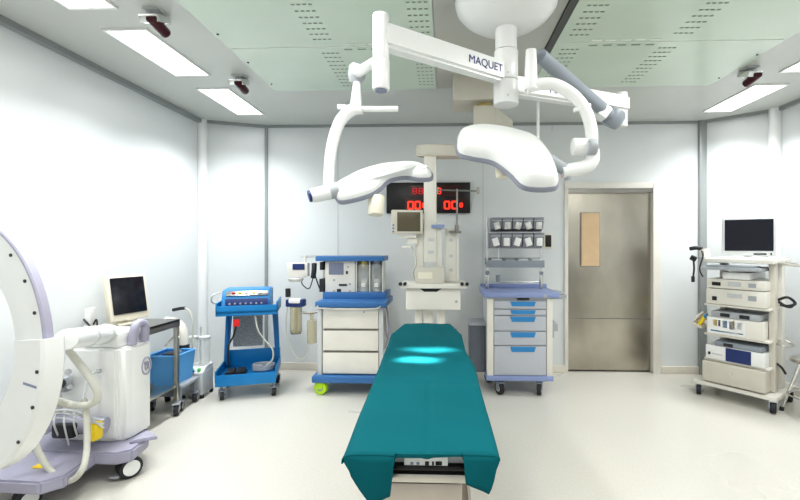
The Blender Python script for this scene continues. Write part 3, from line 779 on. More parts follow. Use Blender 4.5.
# ------------------------------------------------------------------ drug cart
def drug_cart():
    Y0 = 4.3; x0, x1 = wx(487, Y0), wx(552, Y0); xc = (x0+x1)/2
    t = thing('supply_cart', 'grey hospital supply cart with lilac top and blue drawer labels beside the door', 'cart', (xc, Y0, 0))
    X = lambda px, Y=Y0: wx(px, Y)-xc
    Z = lambda py, Y=Y0: wz(py, Y, 520)
    MB().bx(X(487), X(552), .01, .48, Z(376), Z(297), .012).build('body', 'grey_light', t)
    build_each(MB().bx(X(487), X(493.5), -.012, .03, Z(376), Z(298), .008).bx(X(546.5), X(552.5), -.012, .03, Z(376), Z(298), .008), 'corner_post', 'white_warm', t)
    for a, c, lab in ((301, 308.5, (301.5, 306)), (309.5, 315, (310, 314)), (316, 330.5, (316.5, 321.5)), (331.5, 345, (332, 337)), (346, 375, (346.5, 351.5))):
        d = MB().bx(X(494), X(546), -.012, .03, Z(c), Z(a), .003).build('drawer', 'drawer_grey', t)
        MB().prism([(X(510), Z(lab[0])), (X(535.5), Z(lab[0])), (X(534), Z(lab[1])), (X(511.5), Z(lab[1]))], .01, T(0, -.008, 0) @ rotm(PI/2), 0).build('handle', 'blue_label', d)
    MB().bx(X(517), X(529), -.016, .0, Z(299.8), Z(298), 0).build('name_plate', 'dark', t)
    top = MB().bx(X(483), X(559), -.05, .5, Z(297.5), Z(292), .02).bx(X(484), X(558), .46, .5, Z(294), Z(288), .01).bx(X(483), X(488), -.03, .5, Z(294), Z(290.5), .01).build('worktop', 'lilac', t)
    MB().bx(X(553), X(567), .0, .32, Z(299), Z(295), .01).bx(X(557), X(566), .02, .3, Z(295), Z(293), .01).build('side_tray', 'grey_mid', t)
    MB().cyl((X(544), -.055, Z(295.5)), (X(544), -.03, Z(295.5)), .02).build('lock', 'grey_mid', t)
    MB().bx(X(486), X(553), -.03, .5, Z(380.5), Z(375.5), .012).build('base', 'lilac', t)
    for x, y in ((X(500), .03), (X(540), .03), (X(493), .42), (X(547), .42)):
        caster(t, x, y, .062, 'rubber', 'grey_plastic', .5 if x < 0 else -.3, .04, 'grey_light', Z(379))
    MB().cyl((X(554), .03, Z(320)), (X(554), .03, Z(338)), .006).bx(X(552), X(558), .0, .16, Z(331), Z(323), .005).build('side_box', 'grey_mid', t)
    bn = MB().prism([(X(471), Z(376)), (X(486), Z(376)), (X(487), Z(327)), (X(470), Z(327))], .26, T(0, .38, 0) @ rotm(PI/2), .006).build('waste_bin', 'bin_dark', t)
    MB().bx(X(469.5), X(487), .11, .39, Z(328), Z(325), .004).build('lid', 'grey_mid', bn)
    # uprights, shelf and rows of bins
    b = MB()
    Ys = Y0+.3
    XS = lambda px: wx(px, Ys)-xc
    ZS = lambda py: wz(py, Ys, 520)
    for px in (487.5, 541): b.cyl((XS(px), .30, Z(294)), (XS(px), .30, ZS(218)), .011, n=10).cyl((XS(px), .30, Z(292)), (XS(px), .30, ZS(271)), .02, n=12, bev=.004)
    b.cyl((XS(499), .34, ZS(268)), (XS(499), .34, ZS(248)), .007)
    b.cyl((XS(488), .30, ZS(282)), (XS(541), .30, ZS(282)), .006, n=8)
    b.build('upright', 'chrome', t)
    MB().cyl((XS(487), .29, ZS(273)), (XS(487), .27, ZS(273)), .024).cyl((XS(498), .3, ZS(282)), (XS(498), .3, ZS(275)), .022).cyl((XS(541), .29, ZS(273)), (XS(541), .27, ZS(273)), .02).build('clamp', 'grey_plastic', t)
    sh = MB().bx(XS(486), XS(542), .18, .40, ZS(267), ZS(265), .003).bx(XS(486), XS(542), .18, .19, ZS(265.5), ZS(260), .002).bx(XS(486), XS(542), .39, .40, ZS(265), ZS(258)).build('shelf', 'grey_plastic', t)
    for k in range(4):
        xa = XS(490+13*k); MB().bx(xa+.01, xa+.115, .20, .36, ZS(265), ZS(258.6), .006).build('shelf_box', 'grey_plastic' if k == 1 else 'grey_light', sh)
    for r, (ya, yb, pa, pb) in enumerate(((218, 232, 490, 540.5), (232.8, 248.5, 488.5, 541))):
        w = (XS(pb)-XS(pa))/5
        hk = MB().bx(XS(pa)-.006, XS(pb)+.006, .26, .30, ZS(yb), ZS(ya), .004).build('bin_backboard', 'grey_mid', t)
        for k in range(5):
            xa = XS(pa)+w*k
            zb, zt = ZS(yb), ZS(ya)
            pr = [(.0, zb+.01), (-.10, zb+.03), (-.14, zt-.015), (-.12, zt-.004), (0, zt-.004)]
            bb = MB().prism(pr, w-.010, T(xa+.005, .26, 0) @ Matrix(((0, 0, 1, 0), (1, 0, 0, 0), (0, 1, 0, 0), (0, 0, 0, 1))), 0)
            bn = bb.build('tilt_bin', 'bin', t)
            MB().box((xa+w*.52, .145, (zb+zt)/2-.014), (w*.55, .05, (zt-zb)*.5), .006, rotm(0, .3*(k % 3-1), 0)).build('packet', 'white' if r else 'pack', bn)
            MB().bx(xa+.006, xa+w-.006, .115, .122, zt-.045, zt-.03).build('bin_lip', 'grey_mid', bn)
drug_cart()

# ------------------------------------------------------------------ endoscopy tower
def tower():
    rz = math.radians(-52)
    fl = H(695, 397, 0); fr = H(750, 407, 0)
    hw = .25; dp = .50
    c = Vector((2.985, 4.30, 0))
    t = thing('equipment_tower', 'beige wheeled equipment rack with four shelves near the right corner', 'equipment rack', c, rz)
    inv = (T(*c) @ rotm(0, 0, rz)).inverted()
    kz = 420/4.12
    Z = lambda py: EYE-(py-245)/kz        # front heights
    hw = .24; y0, y1 = -.20, .26
    # base with four feet
    MB().bx(-.36, .33, -.27, .30, .115, .155, .012).build('base', 'white_warm', t)
    for x, y in ((-.32, -.23), (.29, -.23), (-.32, .26), (.29, .26)): caster(t, x, y, .055, 'rubber', 'grey_light', .4, .04, 'blue_ana', .125)
    for x in (-.215, .25):
        MB().bx(x-.02, x+.035, .06, .16, .16, Z(262), .006).build('post', 'white_warm', t)
    b = MB().bx(.235, .285, -.14, -.06, .16, Z(262), .006); b.build('post', 'beige', t)
    shelves = (258, 305, 335.5, 361.0)
    for k, py in enumerate(shelves):
        z = Z(py)
        MB().bx(-.27, .27, y0-.03, y1+.02, z-.022, z, .006).build('shelf', 'white_warm', t)
    MB().bx(-.27, .30, y0-.05, y1+.02, Z(263), Z(258.5), .01).build('top_shelf', 'white_warm', t)
    # keyboard tray
    kb = MB().bx(-.27, .22, y0-.12, y1-.1, Z(270), Z(267), .004).build('keyboard_tray', 'grey_mid', t)
    MB().bx(-.22, .18, y0-.11, y0+.05, Z(267), Z(265.3), .003).build('keyboard', 'grey_plastic', kb)
    dw = MB().bx(-.27, .25, y0-.08, y1, .170, Z(361)-.026, .008).build('drawer', 'beige', t)
    MB().cyl((-.02, y0-.09, .28), (-.02, y0-.075, .28), .012).build('lock', 'chrome', dw)
    # push bar and side hooks
    MB().tube([(.30, .1, Z(262)), (.42, .05, Z(264)), (.42, -.1, Z(264)), (.30, -.12, Z(262))], .012, n=8, sub=4).build('side_handle', 'steel', t)
    MB().tube([(.26, -.1, .62), (.36, -.12, .60), (.36, .12, .58), (.27, .15, .62)], .010, n=8).build('side_handle', 'steel', t)
    MB().tube([(.27, -.05, Z(298)), (.36, -.08, Z(294)), (.40, -.02, Z(300)), (.33, 0, Z(303)), (.27, .02, Z(300))], .012, n=8).tube([(.3, -.05, Z(302)), (.38, -.08, Z(303)), (.41, -.06, Z(298))], .010, n=8).build('cable', 'dark', t)
    MB().tube([(.25, -.1, .45), (.31, -.08, .40), (.33, -.02, .33)], .010, n=8).build('cable', 'dark', t)
    # camera heads hanging on the left
    MB().bx(-.32, -.27, y0-.02, y0+.12, Z(258), Z(249), .006).build('probe_holder', 'white_warm', t)
    MB().tube([(-.30, y0, Z(249)), (-.34, y0-.03, Z(248)), (-.40, y0-.04, Z(249))], .02, n=10, sub=3).cyl((-.38, y0-.03, Z(261)), (-.36, y0-.03, Z(257)), .03, n=12).tube([(-.37, y0-.03, Z(260)), (-.36, y0-.04, Z(270)), (-.37, y0-.04, Z(280))], .009, n=8).cyl((-.37, y0-.04, Z(284)), (-.37, y0-.04, Z(278)), .016).build('camera_head', 'dark', t)
    MB().tube([(-.31, y0, Z(250)), (-.27, y0-.06, Z(256)), (-.30, y0-.06, Z(270)), (-.27, y0-.06, Z(278))], .007, n=6).build('camera_cable', 'dark', t)
    MB().box((-.335, -.1, Z(329)), (.10, .30, .02), .005, rotm(0, .5, 0)).build('side_tray', 'beige', t)
    t['label'] = 'beige wheeled equipment rack with four shelves near the right corner'
    Rz = rotm(0, 0, rz)
    def on(x, y, z): return c+(Rz @ Vector((x, y, z)))
    # things on the shelves -------------------------------------------------
    m = thing('flat_monitor', 'white framed flat monitor with black screen on top of the equipment rack', 'monitor', on(.02, .03, Z(258.5)), rz+math.radians(24))
    MB().bx(-.10, .10, -.08, .10, 0, .015, .006).bx(-.03, .03, .0, .04, .01, .12, .006).build('stand', 'white', m)
    w = .215; h0 = .025; h1 = Z(217.5)-Z(258.5)
    MB().bx(-w, w, -.06, -.01, h0, h1, .008).build('bezel', 'grey_light', m)
    MB().bx(-w+.022, w-.022, -.064, -.055, h0+.05, h1-.018).build('screen', 'screen', m)
    MB().bx(.04, .14, -.063, -.055, h0+.012, h0+.026).bx(.17, .18, -.063, -.055, h0+.01, h0+.03).build('button_row', 'dark', m)
    def device(name, label, x0, x1, zb, zt, m1, details, y=(y0-.05, y1-.04), bev=.012):
        d = thing(name, label, 'medical device', on((x0+x1)/2, 0, zb), rz)
        w = (x1-x0)/2
        MB().bx(-w, w, y[0], y[1], 0.001, zt-zb, bev).build('housing', m1, d)
        for nm, a, b_, e, f, mm in details:
            MB().bx(-w+2*w*a, -w+2*w*b_, y[0]-.004, y[0]+.004, (zt-zb)*e, (zt-zb)*f).build(nm, mm, d)
        return d
    zs = Z(305)
    h = (Z(278)-zs)
    device('video_processor', 'large rounded white video unit on the upper shelf of the equipment rack', -.25, .25, zs, Z(289), 'white_warm',
           [('label_plate', .38, .62, .5, .75, 'grey_light'), ('label_plate', .72, .85, .4, .7, 'grey_mid'), ('socket', .12, .2, .25, .5, 'dark')], bev=.02)
    device('light_source', 'flatter white unit with black socket stacked on the large video unit', -.24, .25, Z(289)+.001, Z(279), 'white_warm',
           [('socket', .10, .25, .3, .65, 'black'), ('label_plate', .38, .60, .3, .75, 'grey_light'), ('label_plate', .72, .84, .3, .7, 'grey_mid')], bev=.02)
    device('video_recorder', 'small white box under the keyboard tray of the equipment rack', -.10, .12, Z(279)+.001, Z(272), 'white', [('label_plate', .1, .9, .2, .8, 'white')], bev=.005)
    zs = Z(335.5)
    device('insufflator', 'white unit with blue and yellow panel marks on the third shelf down', -.24, .23, zs, Z(318), 'white_warm',
           [('panel', .03, .70, .06, .94, 'white'), ('button', .12, .20, .5, .85, 'yellow'), ('button', .22, .26, .5, .85, 'navy'), ('button', .30, .38, .45, .85, 'blue_label'), ('button', .42, .52, .4, .85, 'navy'),
            ('button', .56, .64, .45, .85, 'blue_ana'), ('button', .48, .51, .5, .9, 'yellow'), ('button', .08, .66, .18, .26, 'blue_label')], bev=.006)
    device('coupling_device', 'dark flat unit lying on the blue marked unit', -.20, .20, Z(318)+.001, Z(312), 'grey_mid', [('socket', .2, .4, .2, .8, 'dark'), ('socket', .6, .8, .2, .8, 'dark')], bev=.006)
    zs = Z(361)
    device('pump_unit', 'white and dark blue unit on the lowest shelf of the equipment rack', -.25, .24, zs, Z(347), 'white',
           [('panel', .36, .78, .04, .96, 'navy'), ('socket', .05, .09, .3, .5, 'dark'), ('label_plate', .12, .3, .35, .45, 'grey_light')], bev=.006)
    device('cable_box', 'dark flat unit lying on the white and dark blue unit', -.17, .22, Z(347)+.001, Z(342), 'grey_plastic', [('socket', .2, .4, .2, .8, 'dark')], bev=.006)
    # packages in the side tray
    p = on(-.31, -.16, Z(326)+.03)
    d = thing('yellow_bag', 'yellow and white sterile bag in the left side tray of the equipment rack', 'bag', p, rz)
    MB().box((0, 0, -.01), (.035, .13, .12), .014, rotm(.3, .5, .2)).build('pouch', 'yellow', d)
    MB().box((-.035, -.02, .02), (.02, .12, .10), .008, rotm(.3, .6, .1)).build('wrapper', 'white_warm', d)
    MB().box((.035, -.03, .03), (.02, .07, .06), .006, rotm(.2, .4, .1)).build('tag', 'blue_label', d)
tower()

# ------------------------------------------------------------------ stool at right edge
def stool():
    c = Vector((3.25, 3.80, 0))
    t = thing('steel_stool', 'chrome stool with round seat cut off by the right edge of the view', 'stool', (c.x, c.y, 0))
    r = .17; zt = .49
    MB().lathe([(0, 0), (r, 0), (r+.01, .012), (r, .03), (r*.9, .036), (0, .038)], (0, 0, zt), 32).build('seat', 'steel', t)
    for a in (35, 125, 215, 305):
        a = math.radians(a); d = Vector((math.cos(a), math.sin(a), 0))
        l = MB().cyl(d*.10+Vector((0, 0, zt)), d*.235+Vector((0, 0, .03)), .012, n=12).build('leg', 'chrome', t)
        MB().cyl(d*.236+Vector((0, 0, .035)), d*.24, .017, n=12).build('rubber_foot', 'rubber', l)
    pts = [Vector((.185*math.cos(2*PI*k/24), .185*math.sin(2*PI*k/24), .19)) for k in range(25)]
    MB().tube(pts, .008, n=8, sub=1).build('foot_ring', 'chrome', t)
stool()

# ------------------------------------------------------------------ blue cart and electrosurgical unit
def blue_cart():
    rz = math.radians(17); c = Vector((-2.05, 4.36, 0))
    t = thing('equipment_cart', 'bright blue two tier wheeled cart left of the anaesthesia machine', 'cart', c, rz)
    kz = 420/4.25
    Z = lambda py: EYE-(py-245)/kz
    hw = .25; y0, y1 = -.20, .20
    b = MB().bx(-.29, .29, y0-.02, y1, Z(313), Z(310), .004).bx(-.29, .29, y0-.02, y0-.005, Z(315), Z(305), .004)
    b.bx(-.29, -.275, y0-.02, y1, Z(313), Z(302), .004).bx(.275, .29, y0-.02, y1, Z(313), Z(302), .004)
    b.build('top_tray', 'blue', t)
    for s in (-1, 1):
        pr = [(s*.26, Z(314)), (s*.20, Z(314)), (s*.235, Z(364)), (s*.27, Z(372)), (s*.285, Z(372))]
        MB().prism(pr, .035, T(0, y1-.04, 0) @ rotm(PI/2), .004).build('side_frame', 'blue', t)
        MB().prism([(y1-.04, Z(314)), (y1-.12, Z(314)), (y1-.10, Z(372)), (y1-.02, Z(372))], .02, T(s*.245-.01, 0, 0) @ Matrix(((0, 0, 1, 0), (1, 0, 0, 0), (0, 1, 0, 0), (0, 0, 0, 1))), .003).build('side_frame', 'blue_deep', t)
    MB().bx(-.20, .10, y1-.02, y1-.012, Z(354), Z(318)).build('perforated_panel', 'mesh_grey', t)
    b = MB().bx(-.28, .28, y0-.08, y1+.02, Z(378), Z(375), .004).bx(-.28, .28, y0-.085, y0-.07, Z(382), Z(371), .004)
    b.bx(-.285, -.27, y0-.08, y1+.02, Z(378), Z(367), .004).bx(.27, .285, y0-.08, y1+.02, Z(378), Z(367), .004).bx(-.28, .28, y1, y1+.02, Z(378), Z(358), .004)
    b.build('lower_tray', 'blue', t)
    for x, y in ((-.23, y0-.03), (.25, y0-.03), (-.25, y1-.02), (.25, y1-.02)): caster(t, x, y, .045, 'rubber', 'grey_plastic', .3, .035, 'grey_mid', Z(378))
    MB().tube([(-.28, y0+.1, Z(304)), (-.33, y0+.02, Z(301)), (-.31, y0-.02, Z(294)), (-.25, y0+.05, Z(292))], .008, n=8).build('handle', 'grey_light', t)
    MB().box((-.10, y0-.01, Z(322)), (.06, .03, .07), .008).build('plug_holder', 'red', t)
    MB().tube([(-.10, y0-.01, Z(324)), (-.13, y0, Z(335)), (-.18, y0+.02, Z(346)), (-.19, y0+.05, Z(365))], .009, n=8).build('cable', 'dark', t)
    MB().tube([(.07, y0+.02, Z(316)), (.10, y0, Z(330)), (.16, y0, Z(340)), (.24, y0-.02, Z(350)), (.24, y0-.02, Z(360)), (.18, y0, Z(366))], .008, n=8).build('cable', 'hose_grey', t)
    Rz = rotm(0, 0, rz)
    def on(x, y, z): return c+(Rz @ Vector((x, y, z)))
    d = thing('electrosurgical_unit', 'blue electrosurgical unit with dark control face on the blue cart', 'medical device', on(-.02, 0, Z(310)), rz)
    h = Z(290)-Z(310)
    MB().prism([(y0+.03, 0.001), (y0+.05, h*.55), (y0+.10, h), (y1-.02, h), (y1-.02, 0.001)], .46, T(-.23, 0, 0) @ Matrix(((0, 0, 1, 0), (1, 0, 0, 0), (0, 1, 0, 0), (0, 0, 0, 1))), .01).build('housing', 'blue', d)
    MB().box((.01, y0+.034, h*.35), (.40, .012, h*.42), .003, rotm(-.2)).build('control_face', 'navy', d)
    MB().box((.01, y0+.075, h*.80), (.40, .012, h*.28), .003, rotm(-.75)).build('display_face', 'steel_dark', d)
    b = MB()
    for k in range(7): b.cyl((-.15+k*.05, y0+.02, h*.33), (-.15+k*.05, y0+.035, h*.33), .010, n=10)
    build_each(b, 'knob', 'grey_mid', d)
    for x, m_ in ((-.12, 'red'), (-.06, 'yellow'), (.0, 'white'), (.07, 'yellow'), (.13, 'white')):
        MB().box((x, y0+.066, h*.84), (.03, .014, .016), .002, rotm(-.75)).build('indicator', m_, d)
    d = thing('foot_pedal', 'black double foot pedal lying in the lower tray of the blue cart', 'foot pedal', on(-.12, -.1, Z(375)), rz)
    MB().bx(-.10, .10, -.09, .07, 0.002, .02, .006).build('base', 'black', d)
    for s in (-1, 1): MB().box((s*.048, -.01, .032), (.08, .13, .02), .006, rotm(.12)).build('pedal', 'dark', d)
    d = thing('coiled_cable', 'coiled grey cable lying in the lower tray of the blue cart', 'cable', on(.14, -.06, Z(375)), rz)
    pts = [(.105*math.cos(a*.5), .075*math.sin(a*.5), .015+.0012*a) for a in range(0, 48)]
    o_ = MB().tube(pts, .011, n=8, sub=1).build('coil', 'grey_mid', d)
blue_cart()

# ------------------------------------------------------------------ suction unit
def suction():
    t = thing('suction_unit', 'grey suction unit with two clear canisters between steel trolley and blue cart', 'suction unit', (wx(196, 4.17), 4.17, 0), math.radians(4))
    MB().bx(-.12, .11, -.09, .14, .035, .26, .015).build('housing', 'grey_light', t)
    MB().prism([(-.09, .255), (.14, .255), (.14, .31), (-.02, .30)], .22, T(-.115, 0, 0) @ Matrix(((0, 0, 1, 0), (1, 0, 0, 0), (0, 1, 0, 0), (0, 0, 0, 1))), .004).build('control_panel', 'white', t)
    b = MB()
    for x in (-.07, .0, .065): b.cyl((x, -.06, .27), (x, -.07, .293), .016, n=12)
    build_each(b, 'knob', 'green', t)
    MB().bx(-.03, .03, -.10, -.088, .265, .29, .003).build('gauge', 'blue_label', t)
    for x in (-.065, .06):
        c = MB().cyl((x, .05, .30), (x, .05, .57), .052, n=20, bev=.004).build('canister', 'clear', t)
        MB().cyl((x, .05, .57), (x, .05, .595), .056, n=20, bev=.004).build('lid', 'grey_light', c)
        MB().cyl((x, .05, .31), (x, .05, .56), .008, n=8).build('inner_tube', 'white', c)
    MB().cyl((-.005, .1, .3), (-.005, .1, .68), .008).build('pole', 'chrome', t)
    for x, y in ((-.09, -.06), (.09, -.06), (-.09, .13), (.09, .13)):
        MB().cyl((x, y, 0), (x, y, .037), .018, n=12).build('foot', 'rubber', t)
suction()

def hose_stand():
    t = thing('hose_stand', 'low wheeled stand with a thick bent white hose and black hand grip', 'stand', (-2.58, 3.90, 0))
    MB().bx(-.16, .17, -.14, .15, .21, .24, .008).build('platform', 'grey_mid', t)
    MB().bx(-.12, .10, -.08, .12, .115, .21, .01).build('pump_housing', 'grey_plastic', t)
    for x, y in ((-.13, -.11), (.14, -.11), (-.13, .12), (.14, .12)): caster(t, x, y, .045, 'rubber', 'grey_plastic', .4, .04, 'grey_light', .212)
    L = lambda px, py, Y=4.09: W(px, py, Y)-t.location
    MB().tube([L(183, 372), L(183, 360), L(183, 340), L(181, 329), L(175, 323), L(166, 322)], .052, n=18).cyl((L(183, 372).x, .185, .18), L(183, 372), .045, n=16).build('thick_hose', 'hose_white', t)
    MB().bx(-.10, 0, .12, .23, .20, .235, .006).build('hose_bracket', 'grey_mid', t)
    p = L(183, 346); MB().cyl(p-Vector((0, 0, .018)), p+Vector((0, 0, .018)), .057, n=20).build('band', 'dark', t)
    MB().tube([L(173, 310), L(180, 308.5), L(185, 308)], .016, n=10, sub=2).build('hand_grip', 'dark', t)
    MB().tube([L(185, 308), L(190, 312), L(193, 325), L(192, 345), L(187, 370), (0, .14, .235)], .009, n=8).build('tubing', 'hose_grey', t)
hose_stand()

# ------------------------------------------------------------------ steel trolley, workstation, basket
def trolley():
    x0, x1, y0, y1 = -2.84, -2.39, 3.08, 3.71
    c = Vector(((x0+x1)/2, (y0+y1)/2, 0)); hx = (x1-x0)/2; hy = (y1-y0)/2
    t = thing('steel_trolley', 'stainless steel trolley with two shelves against the left wall', 'trolley', c)
    MB().bx(-hx, hx, -hy, hy, .84, .865, .006).bx(-hx, hx, -hy, -hy+.012, .80, .865, .003).bx(hx-.012, hx, -hy, hy, .80, .865, .003).build('tabletop', 'steel_dark', t)
    MB().bx(-hx+.02, hx-.02, -hy+.02, hy-.02, .25, .272, .005).build('lower_shelf', 'steel', t)
    for sx in (-1, 1):
        for sy in (-1, 1):
            x, y = sx*(hx-.02), sy*(hy-.02)
            MB().bx(x-.017, x+.017, y-.017, y+.017, .13, .845, .004).build('leg', 'steel', t)
            caster(t, x, y, .052, 'rubber', 'grey_mid', .4*sx, .035, 'grey_light', .135)
    MB().tube([(.10, hy-.02, .62), (.17, hy-.0, .70), (.24, hy-.02, .70)], .008, n=8).build('tube_rail', 'hose_grey', t)
    # computer
    d = thing('computer_monitor', 'cream cased computer monitor with dark screen on the steel trolley', 'monitor', (-2.69, 3.44, .866), math.radians(74))
    MB().bx(-.11, .11, -.09, .10, 0, .02, .006).bx(-.035, .035, .01, .05, .015, .12, .006).build('stand', 'cream', d)
    R = rotm(-.17, .0, 0)
    MB().box((0, -.02, .225), (.33, .05, .38), .012, R).build('bezel', 'cream', d)
    MB().box((0, -.049, .245), (.28, .006, .30), .001, R).build('screen', 'screen', d)
    d = thing('router', 'small white upright box with black cables beside the computer monitor', 'router', (-2.78, 3.20, .866), 0.3)
    MB().bx(-.018, .018, -.05, .05, 0.001, .17, .006).build('housing', 'white', d)
    MB().tube([(0, 0, .06), (-.02, -.05, .09), (.03, -.06, .03), (.02, -.05, .012), (-.03, -.02, .012)], .007, n=8).tube([(.02, .0, .04), (.05, -.02, .08), (.06, -.03, .012)], .006, n=8).build('cable', 'dark', d)
    # basket
    d = thing('blue_basket', 'light blue plastic basket on a low wheeled stand behind the steel trolley', 'basket', (-2.60, 3.90, .242))
    w0, w1 = .12, .142; h = .265
    b = MB()
    th = .008
    def wall(p, q, p1, q1):
        p, q, p1, q1 = map(Vector, (p, q, p1, q1)); n = (q-p).cross(p1-p).normalized()*th
        vs = [p, q, q1, p1]; tb = bmesh.new(); A = [tb.verts.new(v) for v in vs]; B = [tb.verts.new(v+n) for v in vs]
        tb.faces.new(A); tb.faces.new(B[::-1])
        for i in range(4): tb.faces.new((A[i], B[i], B[(i+1) % 4], A[(i+1) % 4]))
        bmesh.ops.recalc_face_normals(tb, faces=tb.faces[:]); b._add(tb, Matrix())
    cs0 = [(-w0, -w0), (w0, -w0), (w0, w0), (-w0, w0)]; cs1 = [(-w1, -w1), (w1, -w1), (w1, w1), (-w1, w1)]
    for i in range(4):
        j = (i+1) % 4; wall((*cs0[i], 0), (*cs0[j], 0), (*cs1[i], h), (*cs1[j], h))
    b.bx(-w0, w0, -w0, w0, 0, .01); b.build('body', 'basket', d)
    b = MB()
    for i in range(4):
        j = (i+1) % 4; b.cyl((*cs1[i], h), (*cs1[j], h), .010, n=8)
    b.build('rim', 'basket', d)
    b = MB()
    for k in range(4): b.bx(-.09+k*.05, -.06+k*.05, -w1-.0, -w1+.012, h-.06, h-.03)
    b.bx(w1-.012, w1+.0, -.04, .05, h-.06, h-.03); b.build('grip_hole', 'blue_deep', d)
    d = thing('folded_pack', 'dark folded pack standing in the light blue basket', 'pack', (-2.60, 3.90, .254))
    MB().box((0, 0, .12), (.12, .16, .22), .02).build('wrap', 'inkgrey', d)
    MB().box((-.0, 0, .243), (.10, .12, .02), .006).build('flap', 'dark', d)
    d = thing('tray_box', 'low steel instrument tray on the lower shelf of the steel trolley', 'tray', (-2.62, 3.5, .274))
    MB().bx(-.08, .08, -.08, .08, 0, .06, .008).build('tray', 'steel', d)
    MB().cyl((-.05, 0, .06), (.05, 0, .06), .008).build('handle', 'chrome', d)
trolley()

# ------------------------------------------------------------------ mobile C-arm
def c_arm():
    root = thing('c_arm_machine', 'white mobile x-ray C-arm on a lavender wheeled base at the left edge', 'c-arm', (-2.35, 2.75, 0))
    o = Vector(root.location)
    # cabinet
    x0, x1, y0, y1 = -2.60, -2.14, 2.74, 3.0
    MB().prism([(x0, y0+.01), (x1-.12, y0), (x1-.03, y0+.02), (x1, y0+.07), (x1-.005, y1), (x0, y1)], .635, T(0, 0, .20), .018, 3).build('cabinet', 'white', root, o)
    MB().prism([(x1-.17, y0-.012), (x1-.06, y0-.008), (x1-.06, y0+.03), (x1-.17, y0+.03)], .60, T(0, 0, .23), .01, 2).build('front_panel', 'white', root, o)
    MB().bx(x0+.02, x1-.10, y0+.02, y1-.03, .85, .89, .015).build('cabinet_top', 'white', root, o)
    # emblem on the side
    p = Vector((x1+.001, y0+.20, .665))
    pts = [p+Vector((.0, .045*math.cos(2*PI*k/24), .06*math.sin(2*PI*k/24))) for k in range(25)]
    em = MB().tube(pts, .005, n=6, sub=1)
    em.tube([p+Vector((0, -.022, .01)), p+Vector((0, -.015, .03)), p+Vector((0, -.004, .018)), p+Vector((0, -.015, -.01)), p+Vector((0, -.005, -.028)), p+Vector((0, .008, -.012)), p+Vector((0, .006, .022)), p+Vector((0, .02, .02)), p+Vector((0, .018, -.025))], .0042, n=6)
    em.build('emblem', 'lavender', root, o)
    # handle on top at rear
    MB().tube([(x1-.03, y0+.10, .84), (x1-.02, y0+.11, .95), (x1-.02, y0+.16, .98), (x1-.02, y0+.21, .95), (x1-.03, y0+.22, .84)], .028, n=12).build('push_handle', 'lavender', root, o)
    # base
    MB().prism([(-2.80, 2.62), (-2.10, 2.60), (-2.02, 2.65), (-2.05, 2.84), (-2.2, 3.02), (-2.80, 3.02)], .08, T(0, 0, .125), .012).build('base', 'lavender', root, o)
    MB().prism([(-2.76, 2.30), (-2.28, 2.28), (-2.20, 2.36), (-2.24, 2.64), (-2.76, 2.66)], .075, T(0, 0, .12), .012).build('base_leg', 'lavender', root, o)
    q = Vector((-2.44, 2.45, .196)); MB().box(q, (.07, .05, .006), .002).build('warning_label', 'yellow', root, o)
    MB().prism([(-2.10, 2.72), (-1.96, 2.80), (-2.10, 2.90)], .022, T(0, 0, .203), .005).build('foot_pedal', 'lavender', root, o)
    def wheel(x, y, r, rz):
        a = Vector((math.cos(rz), math.sin(rz), 0)); p = Vector((x, y, r))
        c = MB().cyl(p-a*.045, p-a*.008, r, n=24, bev=.008).cyl(p+a*.008, p+a*.045, r, n=24, bev=.008).build('wheel', 'rubber', root, o)
        MB().cyl(p-a*.049, p-a*.044, r*.72, n=20).cyl(p+a*.044, p+a*.049, r*.72, n=20).cyl(p-a*.01, p+a*.01, r*.7).build('wheel_cover', 'white', c, o)
        MB().box(p+Vector((0, 0, r*.95)), (.07, .07, .035), .01).build('fork', 'grey_mid', c, o)
        n = Vector((-a.y, a.x, 0))
        MB().bx(-.03, .03, -.02, .02, -.006, .006).build('brake_tab', 'grey_mid', c).location = (p.x-n.x*r*1.1-o.x, p.y-n.y*r*1.1-o.y, .03)
    wheel(-2.09, 2.71, .068, math.radians(-35)); wheel(-2.66, 2.86, .062, .2); wheel(-2.44, 2.37, .058, math.radians(-30)); wheel(-2.40, 2.95, .055, .3)
    # C ring
    C = Vector((-2.31, 2.0, 1.035)); U = Vector((.955, -.298, 0)); V = Vector((0, 0, 1)); N = Vector((-.298, -.955, 0))   # N towards camera
    C = Vector((-2.35, 2.0, 1.05))
    def arc(a0, a1, r0, r1, n0, n1, m, name, parent, seg=56, bv=0.006):
        bm = bmesh.new(); rings = []
        for k in range(seg+1):
            a = math.radians(a0+(a1-a0)*k/seg); d = U*math.cos(a)+V*math.sin(a)
            prof = [(r0, n0), (r1-bv, n0), (r1, n0+bv), (r1, n1-bv), (r1-bv, n1), (r0, n1)]
            rings.append([bm.verts.new(C+d*r+N*n_) for r, n_ in prof])
        L = len(rings[0])
        for a, b in zip(rings, rings[1:]):
            for i in range(L): bm.faces.new((a[i], a[(i+1) % L], b[(i+1) % L], b[i]))
        bm.faces.new(rings[0]); bm.faces.new(rings[-1][::-1])
        bmesh.ops.recalc_face_normals(bm, faces=bm.faces[:])
        mb = MB(); mb.bm.free(); mb.bm = bm
        return mb.build(name, m, parent, o)
    R1 = .615
    ring = arc(-128, 132, R1-.16, R1-.014, -.016, .016, 'white', 'c_ring', root)
    arc(-128, 132, R1-.016, R1, -.019, .019, 'lavender', 'outer_rail', ring)
    arc(-128, 132, R1-.24, R1-.16, -.014, .006, 'white', 'inner_band', ring)
    b = MB()
    for a in range(-110, 125, 16):
        a = math.radians(a); d = U*math.cos(a)+V*math.sin(a); p = C+d*(R1-.05)+N*.015; b.cyl(p, p+N*.006, .008, n=8)
    build_each(b, 'screw', 'dark', ring, o)
